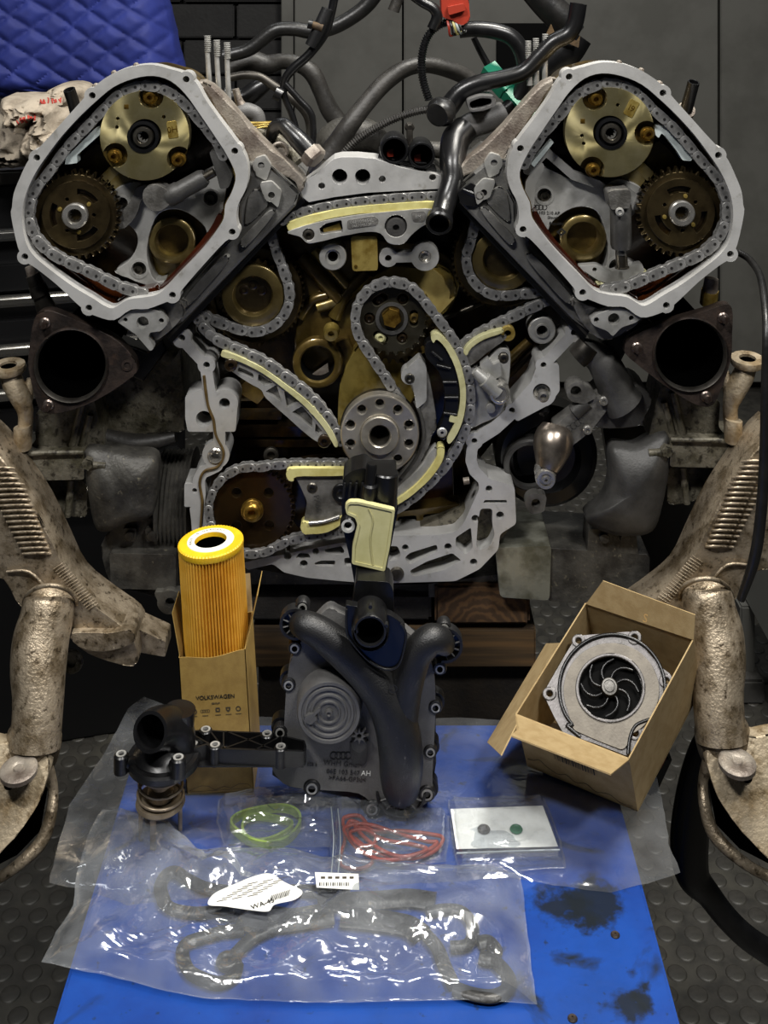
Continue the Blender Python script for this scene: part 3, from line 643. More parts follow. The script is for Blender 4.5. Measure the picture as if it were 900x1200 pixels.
# chains -----------------------------------------------------------------
_links = {}
def link_mesh(p, w_, kind):
    key = (round(p, 5), round(w_, 5), kind)
    if key in _links: return _links[key]
    def outl(r, waist):
        o = []
        for s in (1, -1):
            for k in range(9):
                a = -math.pi/2+math.pi*k/8; o.append((s*(p/2+r*math.cos(a)), s*r*math.sin(a)))
            o.append((0, s*waist))
        return o
    bm = bmesh.new()
    def slab(pts, y0, y1, mi):
        A = [bm.verts.new((x, y0, z)) for x, z in pts]; B = [bm.verts.new((x*1.0, y1, z)) for x, z in pts]
        q = [bm.faces.new(A), bm.faces.new(B[::-1])]
        for k in range(len(pts)): q.append(bm.faces.new((A[k-1], A[k], B[k], B[k-1])))
        for fq in q: fq.material_index = mi
        return A
    r = w_/2
    if kind == 'outer':
        slab(outl(r, r*.9), -.0042, -.0022, 0); slab(outl(r, r*.9), .0028, .0042, 0)
        for s in (-1, 1): slab([(s*p/2+r*.27*math.cos(2*math.pi*k/12), r*.27*math.sin(2*math.pi*k/12)) for k in range(12)], -.0047, .0045, 1)
    else:
        slab(outl(r*.97, r*.9), -.0033, -.0012, 0); slab(outl(r*.96, r*.8), .0014, .0028, 0)
        for s in (-1, 1): slab([(s*p/2+r*.55*math.cos(2*math.pi*k/12), r*.55*math.sin(2*math.pi*k/12)) for k in range(12)], -.0020, .0020, 1)
    be = [e for e in bm.edges if len(e.link_faces) == 2 and abs(abs(e.verts[0].co.y)-abs(e.verts[1].co.y)) < 1e-7 and e.verts[0].co.y < -.0013 and e.verts[0].co.y == e.verts[1].co.y and any(fq.material_index == 0 for fq in e.link_faces)]
    bmesh.ops.bevel(bm, geom=be, offset=.0004, segments=1, affect='EDGES')
    me = bpy.data.meshes.new('link'); bm.to_mesh(me); bm.free(); me.materials.append(CHAIN); me.materials.append(CHAINP); fix(me, 40)
    _links[key] = me; return me
def chain(label, pts, closed=False, pitch=11.6, w_=12.5, yv=None, name='timing_chain', sub=10):
    """pts: (px,py,depth)"""
    t = T(name, label, 'chain', 'roller chains of the timing drive')
    Q = cr(pts, sub, closed)
    if closed: Q.append(Q[0])
    P = [W(*q) for q in Q]; Ls = [0]
    for i in range(1, len(P)): Ls.append(Ls[-1]+(P[i]-P[i-1]).length)
    k0 = K(sum(p[2] for p in pts)/len(pts)); p = pitch*k0; n = max(2, int(round(Ls[-1]/p)));
    if closed and n % 2: n += 1
    p = Ls[-1]/n
    pins = []; j = 0
    for k in range(n+1):
        s = min(Ls[-1]-1e-9, p*k)
        while j < len(Ls)-2 and Ls[j+1] < s: j += 1
        u = (s-Ls[j])/max(1e-9, Ls[j+1]-Ls[j]); pins.append(P[j].lerp(P[j+1], u))
    for k in range(n):
        a, b_ = pins[k], pins[k+1]; d = b_-a
        o = bpy.data.objects.new('link', link_mesh(p, w_*k0, 'outer' if k % 2 == 0 else 'inner')); col.objects.link(o)
        o.parent = t; o.location = (a+b_)/2; o.rotation_euler = (0, -math.atan2(d.z, d.x), 0)
    return t
yc = -.038
chain('timing chain looping round the gold phaser and sprocket of the left head', [(x, y, yc) for x, y in [(262, 182), (255, 167), (247, 156), (232, 138), (220, 124), (206, 112), (194, 105), (181, 101), (167, 100), (152, 104), (138, 112), (117, 133), (100, 151), (83, 168), (70, 185), (57, 203), (42, 222), (35, 245), (37, 265), (48, 285), (67, 300), (88, 310), (110, 320), (140, 335), (168, 343)]])
chain('timing chain looping round the gold phaser and sprocket of the right head', [(x, y, yc) for x, y in [(614, 192), (622, 177), (637, 155), (650, 141), (662, 127), (678, 110), (700, 99), (722, 98), (743, 107), (767, 130), (787, 148), (808, 172), (823, 190), (838, 207), (848, 226), (851, 246), (848, 264), (837, 284), (818, 299), (790, 311), (757, 325), (733, 335), (709, 339)]])
# pale guides
o = plate('chain_guide', [fil([(117, 147), (119, 156), (90, 182), (91, 191), (76, 193), (77, 184), (86, 176), (112, 150)], 2)], -.036, .012, WHT, None, bev=.001); tag(o, 'pale chain guide between left phaser and chain', 'chain guide')
o = plate('chain_guide', [fil([(767, 147), (776, 146), (790, 158), (812, 185), (810, 189), (800, 188), (794, 178), (780, 160), (775, 156), (772, 162), (768, 158)], 2)], -.036, .012, WHT, None, bev=.001); tag(o, 'pale blue-white chain guide between right phaser and chain', 'chain guide')
o = plate('chain_guide', [fil([(622, 192), (646, 164), (649, 167), (626, 196)], 1)], -.034, .010, WHT, None, bev=.0006); tag(o, 'thin pale guide strip beside the inner strand of the right head chain', 'chain guide')
# tensioners
t = T('chain_tensioner', 'dark grey tilted plunger tensioner below the left phaser', 'tensioner')
def px_cyl(name, a, b_, y, prof, mat, parent, n=20):
    A, B = W(*a, y), W(*b_, y); L_ = (B-A).length; return lathe(name, A, B-A, [(r*K(y), s*L_) for r, s in prof], mat, parent, n)
px_cyl('body', (196, 232), (241, 207), -.036, [(0, 0), (11, 0), (12.5, .08), (12.5, .3), (11.2, .34), (11.2, .9), (9, 1), (0, 1)], GREY, t)
plate('valve_head', [cr([(168, 224), (176, 217), (188, 218), (200, 228), (198, 240), (188, 247), (176, 246), (168, 236)], 4, True)], -.044, .022, ALD, t, bev=.004)
px_cyl('plunger', (238, 209), (252, 201), -.036, [(0, 0), (5.5, 0), (5.5, .95), (0, 1)], STEELD, t)
plate('shoe', [fil([(245, 178), (252, 176), (262, 186), (273, 205), (268, 220), (258, 222), (254, 206)], 3)], -.042, .02, GREY, t, bev=.002)
t = T('chain_tensioner', 'grey upright plunger tensioner below the right phaser', 'tensioner')
px_cyl('body', (727, 240), (728, 298), -.036, [(0, 0), (11.5, 0), (12.5, .05), (12.5, .8), (11, .88), (7, .9), (6.5, 1), (0, 1)], GREY, t)
plate('valve_head', [fil([(712, 226), (718, 223), (738, 222), (740, 230), (738, 244), (716, 246)], 3)], -.050, .026, ALD, t, bev=.003)
lz('plunger_bolt', 726, 248, -.050, [(5, 0), (5, 1.5), (3, 2), (2.4, .5), (0, .5)], ALU, t, 16)
px_cyl('plunger', (728, 296), (729, 314), -.034, [(0, 0), (7, 0), (7, .9), (8.5, .92), (8.5, 1), (0, 1)], STEELD, t)
# ---------------------------------------------------------------- engine block and timing case
eb = T('engine_block', 'silver-flanged engine block with open oily timing case between the two heads', 'engine block')
# floor of the timing case, dark and oily
plate('case_back_wall', [[(228, 400), (240, 340), (300, 270), (360, 225), (520, 215), (590, 270), (650, 350), (668, 395), (640, 440), (560, 540), (560, 640), (300, 660), (240, 620), (250, 520)]], .085, .02, OILD, eb, bev=0)
# golden casting inside the case
plate('valley_casting', [cr([(318, 282), (340, 262), (400, 280), (470, 282), (525, 300), (540, 330), (520, 380), (505, 410), (470, 420), (420, 425), (385, 440), (352, 430), (345, 400), (352, 350), (336, 312)], 3, True)], .055, .03, OILY, eb, bev=.003)
plate('gold_web', [cr([(398, 452), (410, 420), (428, 402), (470, 424), (488, 440), (480, 475), (440, 470), (402, 510), (396, 500)], 3, True)], .035, .03, OILG, eb, bev=.004)
plate('gold_web', [cr([(495, 330), (508, 312), (528, 320), (534, 345), (516, 372), (500, 362)], 3, True)], .035, .03, OILG, eb, bev=.003)
plate('cover_plate', [fil([(430, 330), (460, 312), (508, 316), (520, 326), (522, 334), (528, 342), (526, 352), (534, 348), (512, 372), (498, 356), (470, 330)], 3)], .03, .006, M('tan_gasket_plate', '#9a8a52', .5, .3, '#847240', 30), eb, bev=.001)
for pts, r, m_ in (([(352, 300), (398, 350)], 9, OILY), ([(368, 292), (408, 336)], 6, OILG), ([(430, 318), (404, 348), (392, 372)], 8, OILY), ([(372, 360), (400, 350), (436, 326)], 7, OILG), ([(352, 372), (366, 352), (384, 346)], 6, OILY),
                   ([(588, 430), (620, 400)], 6, OILY), ([(596, 440), (630, 406)], 4, OILD), ([(565, 355), (520, 372), (512, 366)], 3, STEELD)):
    P = [(x, y, .052, r) for x, y in pts]; hose('casting_rib', P, m_, eb, 10, 5)
# pivot boss, open bore, and small boss left of the middle sprocket
lz('open_bore', 372, 426, .03, [(30, -8), (29, 0), (26, 2), (22, 2), (20, 0), (20, -34), (0, -35)], [OILY, VOID], eb, 40, idx=[0, 0, 0, 0, 1, 1])
plate('bore_glint', [[(364, 440), (384, 426), (386, 440), (372, 444)]], .045, .002, ALW, eb, bev=0)
lz('stud_boss', 388, 391, .02, [(10, -10), (9, 0), (8, 3), (4, 3), (3, -4), (0, -4)], OILG, eb, 24)
plate('casting_step', [fil([(392, 402), (408, 396), (416, 420), (406, 440), (394, 438)], 4)], .042, .02, OILY, eb, bev=.003)
# crankcase ladder frame in the dark lower half
for (a, b_, c_, d_) in ((262, 450, 300, 470), (256, 478, 330, 492), (258, 500, 398, 512), (268, 516, 400, 524)):
    plate('bearing_frame', [fil([(a, b_), (c_, b_), (c_, d_), (a, d_)], 3)], .06, .02, OILD, eb, bev=.002)
plate('bearing_frame', [fil([(466, 600), (540, 590), (534, 622), (462, 626)], 4)], .03, .02, OILY, eb, holes=[fil([(466, 606), (488, 604), (488, 618), (466, 620)], 3), fil([(496, 603), (528, 600), (524, 615), (496, 617)], 3)], bev=.002)
plate('oil_gallery_wall', [[(470, 590), (530, 520), (532, 590), (466, 606)]], .05, .01, M('brown_cast_web', '#4a2c14', .35, .5, '#2c180a', 40, coat=.4), eb, bev=.001)
plate('rib_block', [fil([(288, 446), (312, 462), (302, 474), (276, 458)], 2)], .045, .03, OILY, eb, bev=.002)
lz('oil_bolt', 318, 532, .03, [(9, 0), (9, 4), (7, 5), (5, 5), (4, 1), (0, 1)], STEELD, eb, 20)
# upper valley plate
vp = cr([(352, 222), (358, 213), (372, 203), (386, 190), (400, 184), (440, 186), (470, 196), (500, 202), (518, 206), (524, 214)], 2)+[(520, 221), (480, 223), (430, 226), (392, 231), (362, 237), (354, 231)]
plate('valley_plate', [vp], -.006, .03, RIM, eb, holes=[(398, 207, 9), (425, 207, 9), (377, 218, 4), (448, 210, 4), (507, 208, 4)], bev=.0012)
for a in (398, 425): lz('plate_bore', a, 207, .012, [(9.5, 0), (7.5, 2), (7, -4), (0, -4)], VOID, eb, 24)
plate('valley_deck', [[(340, 250), (370, 215), (400, 204), (510, 214), (540, 240)]], .026, .26, CASTD, eb, bev=.002)
# left flange of the timing case
LF = stroke([(213, 397), (222, 408), (241, 428)], 6)+stroke([(241, 428), (244, 450), (246, 462)], 7)+[(213, 397, 11), (242, 428, 10.5)]
LF += [fil([(217, 464), (236, 456), (244, 462), (250, 460), (262, 458), (279, 468), (276, 506), (220, 506), (217, 490)], 3), (263, 473, 16)]
LF += [[(250, 504), (264, 504), (264, 525), (250, 525)], (253, 533, 16)]
LF += stroke([(254, 546), (246, 550), (237, 554), (233, 562), (234, 580), (232, 600), (233, 620), (240, 645)], 7)+[fil([(216, 567), (238, 567), (238, 594), (216, 594)], 2), fil([(222, 594), (240, 594), (246, 620), (262, 645), (280, 662), (232, 662), (226, 640), (224, 610)], 3)]
plate('case_flange', LF, .0, .035, RIM, eb, holes=[(213, 396, 4), (242, 428, 4), (263, 473, 6.5), (239, 491, 9.5), (253, 533, 9), (228, 575, 3), (234, 630, 3.5)], bev=.0012)
hose('sealant_bead', [(239, 440, -.001, 1.6), (241, 458, -.001, 1.8), (244, 476, -.001, 1.6), (250, 492, -.001, 1.8), (253, 510, -.001, 1.5), (262, 530, -.001, 1.6), (256, 546, -.001, 1.6), (240, 552, -.001, 1.6), (234, 566, -.001, 1.6), (237, 590, -.001, 1.7), (234, 628, -.001, 1.5)], M('brown_sealant', '#5d4a26', .5, 0, '#493818', 60), eb, 8)
lz('dowel_sleeve', 253, 533, .002, [(9.4, -10), (9.4, 3), (8, 4), (6.6, 3.5), (6.2, -6), (3, -7), (0, -5)], STEEL, eb, 28)
lz('flange_bolt_hole', 263, 473, .016, [(7, 0), (5, 1), (4, -4), (0, -4)], STEELD, eb, 18)
lz('flange_bore', 239, 491, .03, [(10, 0), (0, 0)], VOID, eb, 18)
# pale block side wall left of the flange, and right
plate('block_side', [cr([(120, 478), (134, 440), (160, 410), (196, 396), (212, 408), (214, 440), (216, 470), (217, 504), (200, 507), (168, 510), (140, 509), (124, 498)], 2, True)], .05, .12, CAST, eb, bev=.01)
px_cyl('core_plug', (187, 408), (203, 420), .03, [(0, 0), (9, 0), (9, .4), (12, .4), (12, 1), (0, 1)], CAST, eb)
# right flange
RF = [(673, 390, 11), (637, 428, 9.5), (635, 460, 17), (600, 481, 8), (556, 517, 10)]
RF += stroke([(673, 390), (637, 428)], 6.5)+[fil([(632, 422), (655, 427), (656, 458), (644, 474), (606, 494), (594, 480), (622, 448)], 3)]
RF += stroke([(602, 482), (580, 502), (558, 516)], 7.5)+stroke([(556, 517), (553, 528), (552, 540), (556, 552), (566, 562)], 6.5)
RF += [fil([(558, 556), (576, 562), (603, 570), (604, 591), (605, 614), (586, 626), (584, 644), (562, 667), (534, 681), (440, 684), (438, 640), (452, 628), (512, 627), (533, 624), (544, 612), (554, 590), (562, 572)], 4)]
RH = [(673, 390, 4), (637, 428, 3.6), (635, 460, 10.5), (600, 481, 3.6), (556, 517, 3.6), (573, 573, 4), (557, 608, 4.6), (586, 604, 4.6), (555, 659, 4.4), (525, 641, 4.4), (475, 642, 4)]
RH += [fil([(568, 586), (594, 586), (594, 590), (566, 590)], 1.5), fil([(563, 596), (577, 596), (577, 616), (580, 626), (574, 640), (562, 645), (558, 640), (560, 612)], 4),
       fil([(534, 630), (552, 618), (554, 642), (546, 650), (534, 640)], 3), fil([(474, 654), (480, 648), (512, 638), (513, 646), (480, 662)], 3), fil([(480, 669), (500, 658), (530, 648), (541, 657), (520, 668), (484, 676)], 3), fil([(456, 640), (466, 640), (470, 650), (466, 656), (456, 658)], 3)]
plate('case_flange', RF, .0, .035, RIM, eb, holes=RH, bev=.0012)
plate('flange_pocket_floor', [[(455, 632), (560, 590), (604, 575), (604, 612), (560, 664), (530, 678), (455, 680)]], .018, .02, CAST, eb, bev=0)
lz('flange_bolt', 635, 460, .012, [(10, 0), (10, 3), (7, 4), (6.5, 12), (4, 13), (3, 9), (0, 9)], STEEL, eb, 20)
lz('flange_plug', 465, 673, -.001, [(8.5, -6), (8.5, 0), (7, 2), (0, 3)], STEELD, eb, 20)
px_cyl('dowel_pin', (543, 564), (550, 563), -.002, [(0, 0), (4, 0), (4, 1), (0, 1)], ALW, eb, 12)
lz('camshaft_boss', 635, 387, .01, [(16, -20), (16, 0), (14.5, 1.2), (8.5, 1.2), (8.2, 3), (6.6, 3), (6.2, -10), (0, -10)], [ALU, VOID], eb, 36, idx=[0, 0, 0, 0, 0, 0, 1])
# bottom left flange under the oil pump chain
BF = [fil([(283, 660), (300, 656), (330, 650), (360, 644), (400, 636), (440, 636), (440, 684), (400, 681), (360, 677), (333, 671), (320, 661), (290, 668)], 3)]
plate('case_flange', BF, .004, .03, RIM, eb, holes=[(337, 652, 4.4), (370, 646, 3.8), (356, 661, 4.6), fil([(346, 654), (351, 648), (362, 649), (364, 654), (354, 655)], 2), fil([(380, 644), (400, 640), (404, 646), (402, 650), (382, 649)], 2), fil([(368, 660), (376, 657), (393, 657), (392, 664), (370, 663)], 2), fil([(403, 654), (430, 652), (430, 664), (404, 664)], 3)], bev=.0012)
plate('flange_pocket_floor', [[(330, 645), (440, 636), (440, 676), (345, 670)]], .022, .01, OILD, eb, bev=0)
# crank seal carrier, grey sheet curving round the hub
plate('seal_carrier', [cr([(478, 440), (492, 424), (502, 440), (508, 470), (512, 500), (506, 512), (498, 536), (480, 566), (466, 584), (452, 588), (462, 560), (488, 530), (494, 500), (488, 470)], 3, True)], -.004, .02, ALD, eb, bev=.002)
hose('carrier_lip', [(486, 470, -.006, 2), (494, 490, -.006, 2), (496, 512, -.006, 2), (488, 536, -.006, 2), (470, 560, -.006, 2)], GREY, eb, 8)
plate('seal_carrier_lug', [(480, 441, 10), fil([(474, 434), (492, 418), (500, 430), (500, 470), (488, 480), (484, 452)], 4)], -.008, .015, ALU, eb, holes=[(480, 442, 4.5)], bev=.0015)
bolt(480, 442, -.004, 6, STEELD, eb)
lz('carrier_bolt', 518, 506, -.006, [(6, 0), (6, 2), (4.6, 3), (2, 3), (1.6, 1), (0, 1)], ALU, eb, 18)
# two bosses and link plate under the upper guide
lz('guide_boss', 390, 301, .0, [(16, -20), (16, 0), (15, 1), (9, 1), (8, -1.5), (6, -2), (5.4, -8), (0, -8)], [ALU, VOID], eb, 36, idx=[0, 0, 0, 0, 0, 1, 1])
plate('link_plate', [(455, 302, 11), (498, 301, 16.5), caps(455, 302, 498, 301, 6)], .0, .012, ALU, eb, holes=[(455, 303, 4), (498, 301, 7.5)], bev=.0012)
lz('link_bolt', 498, 301, .003, [(7.6, 0), (7.4, 2), (5, 1), (4, -2), (0, -2)], STEEL, eb, 24)
plate('brass_plug', [fil([(411, 277), (442, 277), (443, 317), (413, 318)], 4)], -.004, .03, PLUG, eb, bev=.004, seg=3)
lz('plug_pip', 417, 312, -.0045, [(2, 0), (2, .6), (0, .6)], GOLD, eb, 10)

# upper guide with alloy bracket and its chain ----------------------------
t = T('upper_chain_guide', 'alloy bracket with pale yellow guide strip under the arched upper chain', 'chain guide')
plate('guide_strip', [cr([(336, 262), (350, 256), (380, 248), (420, 242), (470, 238), (512, 236), (508, 246), (470, 247), (420, 251), (380, 258), (352, 267), (340, 272)], 3, True)], -.010, .012, YELB, t, bev=.0015)
plate('bracket', [cr([(337, 272), (352, 266), (380, 259), (420, 252), (470, 247), (508, 245), (508, 258), (494, 266), (482, 276), (474, 285), (464, 287), (454, 284), (446, 274), (430, 272), (400, 277), (372, 284), (360, 285), (352, 278), (342, 275)], 3, True)], -.012, .010, ALU, t,
      holes=[(361.5, 275, 7), fil([(374, 268), (382, 262), (400, 258), (402, 271), (388, 273), (376, 275)], 2), circ(464, 265, 13, 24)], bev=.0015)
plate('number_plate', [fil([(407, 258), (438, 253), (444, 257), (442, 264), (407, 269)], 3)], -.0126, .001, ALD, t, bev=.0002)
text('lettering', '06E109454L', .0048, mface(424, 259.5, -.0129, 6), ALU, t); text('lettering', '06E109513P', .0040, mface(424, 264, -.0129, 6), ALU, t)
plate('mark_plate', [fil([(482, 248), (497, 247), (500, 252), (497, 260), (484, 260)], 3)], -.0126, .001, ALD, t, bev=.0002)
text('lettering', 'EM', .0046, mface(490, 254, -.0129, 0), ALU, t)
plate('spring_block', [fil([(378, 268), (398, 262), (400, 269), (380, 273)], 1.5)], -.004, .004, PLUG, t, bev=.0006)
lz('bolt', 361.5, 275, -.008, [(7.6, -3), (7.6, 2), (5, 3), (3, 3), (2.6, 0), (0, 0)], STEELD, t, 20)
lz('bolt', 464, 265, -.004, [(14, -2), (12.8, 3), (11.5, 6), (10.5, 7.4), (4, 7.4), (3.4, 2), (0, 2)], GREY, t, 32)
chain('upper timing chain arching over the pale yellow guide below the valley plate', [(332, 258, -.004), (350, 250, -.004), (380, 242, -.004), (420, 236, -.004), (470, 231, -.004), (520, 229, -.004), (548, 232, .0)], pitch=11.2, w_=11)

# idler sprockets below each head -----------------------------------------
def idler(px, py, label, nb):
    t = T('idler_sprocket', label, 'sprocket', 'large idler sprockets under the heads'); y = .022
    plate('rear_gear', [gear(px, py, 56, 60, 54)], y+.01, .012, SPRO, t, bev=.001)
    lz('rear_face', px, py, y+.004, [(57, -6), (57, 0), (55, 1.6), (46, 1.6), (45, -2), (30, -2)], SPRO, t, 56)
    plate('chain_wheel', [gear(px, py, 38, 42, 26)], y-.004, .008, SPRO, t, bev=.0008)
    lz('front_ring', px, py, y-.006, [(36, 0), (36, 5), (34.5, 6), (24, 6), (22, 4), (21, -6), (0, -7)], IDL, t, 48)
    for k in range(nb):
        a = R(-150+k*62); lz('hub_bolt', px+12*math.cos(a), py+12*math.sin(a), y-.001, [(6, 0), (6, 3), (4, 4), (2.4, 4), (2, 1), (0, 1)], OILD, t, 18)
    return t
idler(297, 345, 'brown oily idler sprocket under the left head, three bolts in its hub', 3)
idler(589, 303, 'brown oily idler sprocket under the right head, partly hidden by the gasket line', 0)
def arc(px, py, r, a0, a1, y, n=9): return [(px+r*math.cos(R(a0+(a1-a0)*k/(n-1))), py+r*math.sin(R(a0+(a1-a0)*k/(n-1))), y) for k in range(n)]
chain('timing chain round the left idler sprocket, rising behind the left head', [(318, 272, .012), (322, 288, .012), (331, 312, .012)]+arc(297, 345, 43, -22, 96, .012, 7)+[(270, 382, .012), (244, 372, .012), (222, 362, .012)], pitch=11.4, w_=12)
chain('timing chain round the right idler sprocket, running off below the gasket line', [(556, 262, .012)]+arc(589, 303, 43, -150, -265, .012, 7)+[(610, 344, .012), (640, 341, .012), (660, 340, .012)], pitch=11.4, w_=12)

# middle drive sprocket ----------------------------------------------------
t = T('drive_sprocket', 'dark drilled drive sprocket with gold hex bolt, above the crank hub', 'sprocket'); mx_, my_ = 459, 373; y = .006
ho = [circ(mx_+26*math.cos(R(a)), my_+26*math.sin(R(a)), 6.4, 18) for a in (-60, 180, 62)]
for a in (-122, 0, 120):
    u = (mx_+26*math.cos(R(a)), my_+26*math.sin(R(a))); q = R(a+90); ho.append(caps(u[0]-4.5*math.cos(q), u[1]-4.5*math.sin(q), u[0]+4.5*math.cos(q), u[1]+4.5*math.sin(q), 5))
plate('sprocket_disc', [gear(mx_, my_, 40, 44, 26)], y, .008, M('dark_sprocket_steel', '#4e4a3d', .4, .8, '#3a3527', 40), t, holes=ho, bev=.001)
plate('rear_gear', [gear(mx_+2, my_+4, 44, 49, 30)], y+.012, .008, SPRO, t, bev=.001)
for a, m_ in ((-60, OILD), (180, OILD), (62, OILD), (-122, OILD), (0, OILY), (120, YEL)):
    lz('disc_bolt' if a in (-60, 180, 62) else 'slot_fill', mx_+26*math.cos(R(a)), my_+26*math.sin(R(a)), y+.004, [(7, 0), (6, 1), (4.2, 3), (3, 3), (2.4, 1), (0, 1)], m_, t, 18)
lz('hub_ring', mx_, my_, y, [(19, 0), (19, 1.5), (15, 1.5), (14.5, 1)], GREY, t, 36)
bolt(mx_, my_, y, 12, GOLD, t, 'hex_bolt', h=6, kind='hex')
MC = [(470, 470, .0), (452, 442, -.002), (436, 418, -.002), (423, 398, -.002)]+arc(mx_, my_, 43, 165, 330, -.002, 8)+[(512, 372, -.002), (530, 396, -.002), (544, 424, -.002), (551, 455, -.002), (550, 485, -.002), (541, 512, -.002), (524, 542, -.002), (500, 568, -.002), (476, 588, -.002), (455, 600, -.002)]
chain('main timing chain over the drilled drive sprocket, running down to the crank hub', MC, pitch=11.6, w_=11.5)
# tensioner rail with cream strip
t = T('tensioner_rail', 'black tensioner rail with cream yellow sliding strip beside the main chain', 'chain guide')
plate('rail_body', [cr([(498, 404), (508, 399), (522, 410), (533, 430), (538, 456), (536, 486), (528, 506), (520, 516), (512, 508), (520, 488), (521, 462), (514, 436), (500, 420)], 3, True)], -.008, .014, BLK, t, bev=.002)
for a, b_ in (((506, 412), (518, 422)), ((512, 428), (528, 432)), ((519, 448), (535, 448)), ((521, 466), (537, 466)), ((520, 484), (535, 486))): hose('rail_rib', [(*a, -.010, 1.6), (*b_, -.010, 1.6)], BLKM, t, 8, 3)
plate('sliding_strip', [cr([(505, 395), (510, 391), (518, 394), (530, 408), (540, 428), (546, 456), (544, 486), (536, 508), (527, 520), (524, 514), (532, 498), (538, 480), (539, 456), (533, 430), (522, 408), (512, 398), (508, 402)], 3, True), fil([(528, 486), (536, 490), (534, 496), (526, 494)], 1.5), fil([(528, 412), (536, 420), (533, 424), (527, 418)], 1.5)], -.011, .013, YEL, t, bev=.001)
t = T('lower_rail', 'curved lower guide with yellow strip beside the crank seal carrier', 'chain guide')
plate('sliding_strip', [cr([(512, 530), (514, 524), (521, 526), (518, 542), (504, 562), (486, 578), (466, 592), (463, 587), (484, 571), (500, 554), (511, 537)], 3, True)], -.011, .013, YELB, t, bev=.001)
plate('rail_body', [cr([(511, 524), (512, 536), (500, 554), (484, 571), (464, 586), (458, 582), (478, 562), (494, 545), (503, 530)], 3, True)], -.008, .012, ALU, t, bev=.002)
# brass bushed guide + hydraulic tensioner on the right
t = T('bushed_guide', 'small grey guide with brass bush and yellow strip right of the main chain', 'chain guide')
plate('guide_arm', [cr([(545, 420), (552, 408), (568, 398), (588, 392), (594, 396), (584, 404), (570, 414), (556, 426), (549, 428)], 3, True)], -.004, .012, ALD, t, bev=.0015)
plate('sliding_strip', [cr([(543, 412), (550, 402), (566, 392), (588, 386), (588, 391), (568, 398), (553, 408), (547, 417)], 3, True)], -.007, .012, YEL, t, bev=.001)
lz('brass_bush', 595, 391, -.003, [(9, -8), (9, 0), (8.4, 1), (4.4, 1), (4, 0), (4, -8), (0, -8)], [PLUG, VOID], t, 28, idx=[0, 0, 0, 0, 0, 1])
chain('timing chain strand from the right idler down to the brass-bushed guide', [(541, 406, .004), (556, 394, .004), (580, 381, .004), (610, 366, .006), (640, 352, .008), (660, 340, .008)], pitch=11.4, w_=11.5)
t = T('hydraulic_tensioner', 'alloy hydraulic tensioner with big round cap right of the main chain', 'tensioner')
plate('mounting_plate', [cr([(549, 500), (552, 462), (550, 434), (566, 428), (580, 412), (590, 408), (598, 414), (597, 440), (592, 470), (586, 486), (566, 496)], 3, True)], .0, .012, ALU, t, holes=[(590, 419, 6)], bev=.0015)
lz('plate_bolt', 590, 419, .004, [(6.6, 0), (6.6, 3), (5, 4.5), (3, 4.5), (2.5, 2), (0, 2)], STEELD, t, 20)
px_cyl('cylinder', (556, 434), (584, 460), -.012, [(0, 0), (5, 0), (6, .15), (7.5, .4), (9.5, .42), (9.5, 1), (0, 1)], ALU, t, 20)
plate('bridge', [fil([(562, 428), (572, 420), (578, 428), (586, 424), (588, 440), (578, 446), (568, 440)], 2)], -.008, .01, ALU, t, bev=.001)
lz('cap', 585, 460, -.012, [(12.5, -10), (12.5, 2), (11.4, 6), (10.4, 6.4), (8.6, 6.4), (8.2, 5.6), (0, 5.6)], STEEL, t, 8 if False else 32)
lz('pin', 575, 478, -.002, [(5.6, 0), (5.2, 2.4), (0, 3)], ALU, t, 18)
lz('pin', 545, 495, -.003, [(5.6, 0), (5.2, 2.4), (0, 3)], STEELD, t, 18)

# left truss rail with its chain --------------------------------------------
t = T('truss_rail', 'alloy guide rail with triangular pockets and yellow strip left of the crank hub', 'chain guide')
pk = [fil(p, 1.8) for p in ([(280, 430), (297, 438), (297, 444), (278, 436)], [(303, 438), (320, 449), (310, 452), (302, 446)], [(324, 451), (330, 471), (311, 459)], [(333, 458), (351, 470), (336, 478)], [(354, 476), (366, 490), (366, 502), (342, 483)], [(370, 496), (378, 506), (374, 510), (369, 506)])]
plate('rail_body', [cr([(264, 420), (270, 418), (282, 424), (307, 436), (333, 455), (360, 476), (378, 496), (388, 516), (384, 522), (372, 518), (358, 508), (338, 490), (312, 467), (306, 457), (292, 449), (274, 437), (266, 430)], 3, True)], -.006, .010, ALU, t, holes=pk, bev=.0015)
plate('pocket_web', [cr([(272, 424), (284, 430), (307, 440), (333, 458), (358, 478), (374, 498), (380, 512), (372, 512), (356, 500), (338, 484), (314, 464), (304, 452), (290, 444), (276, 434)], 3, True)], .0, .003, ALD, t, bev=0)
plate('sliding_strip', [cr([(259, 417), (262, 412), (280, 418), (307, 431), (334, 450), (361, 471), (383, 496), (396, 519), (393, 524), (388, 516), (378, 500), (358, 477), (333, 456), (307, 437), (281, 424), (266, 420)], 3, True), fil([(362, 482), (368, 476), (372, 484), (366, 486)], 1)], -.010, .012, YEL, t, bev=.001)
for a, b_ in ((271, 427), (380, 516)): lz('pivot_bolt', a, b_, -.009, [(7.5, 0), (7.5, 3), (6, 4), (3.4, 4), (3, 1), (0, 1)], OILD, t, 22)
chain('timing chain strand lying along the truss guide rail left of the crank hub', [(226, 364, .004), (240, 384, .004), (252, 396, .0), (268, 404, .0), (284, 411, -.002), (310, 423, -.004), (332, 438, -.004), (354, 455, -.004), (374, 474, -.004), (389, 495, -.004), (399, 516, -.004)], pitch=11.4, w_=11.5)

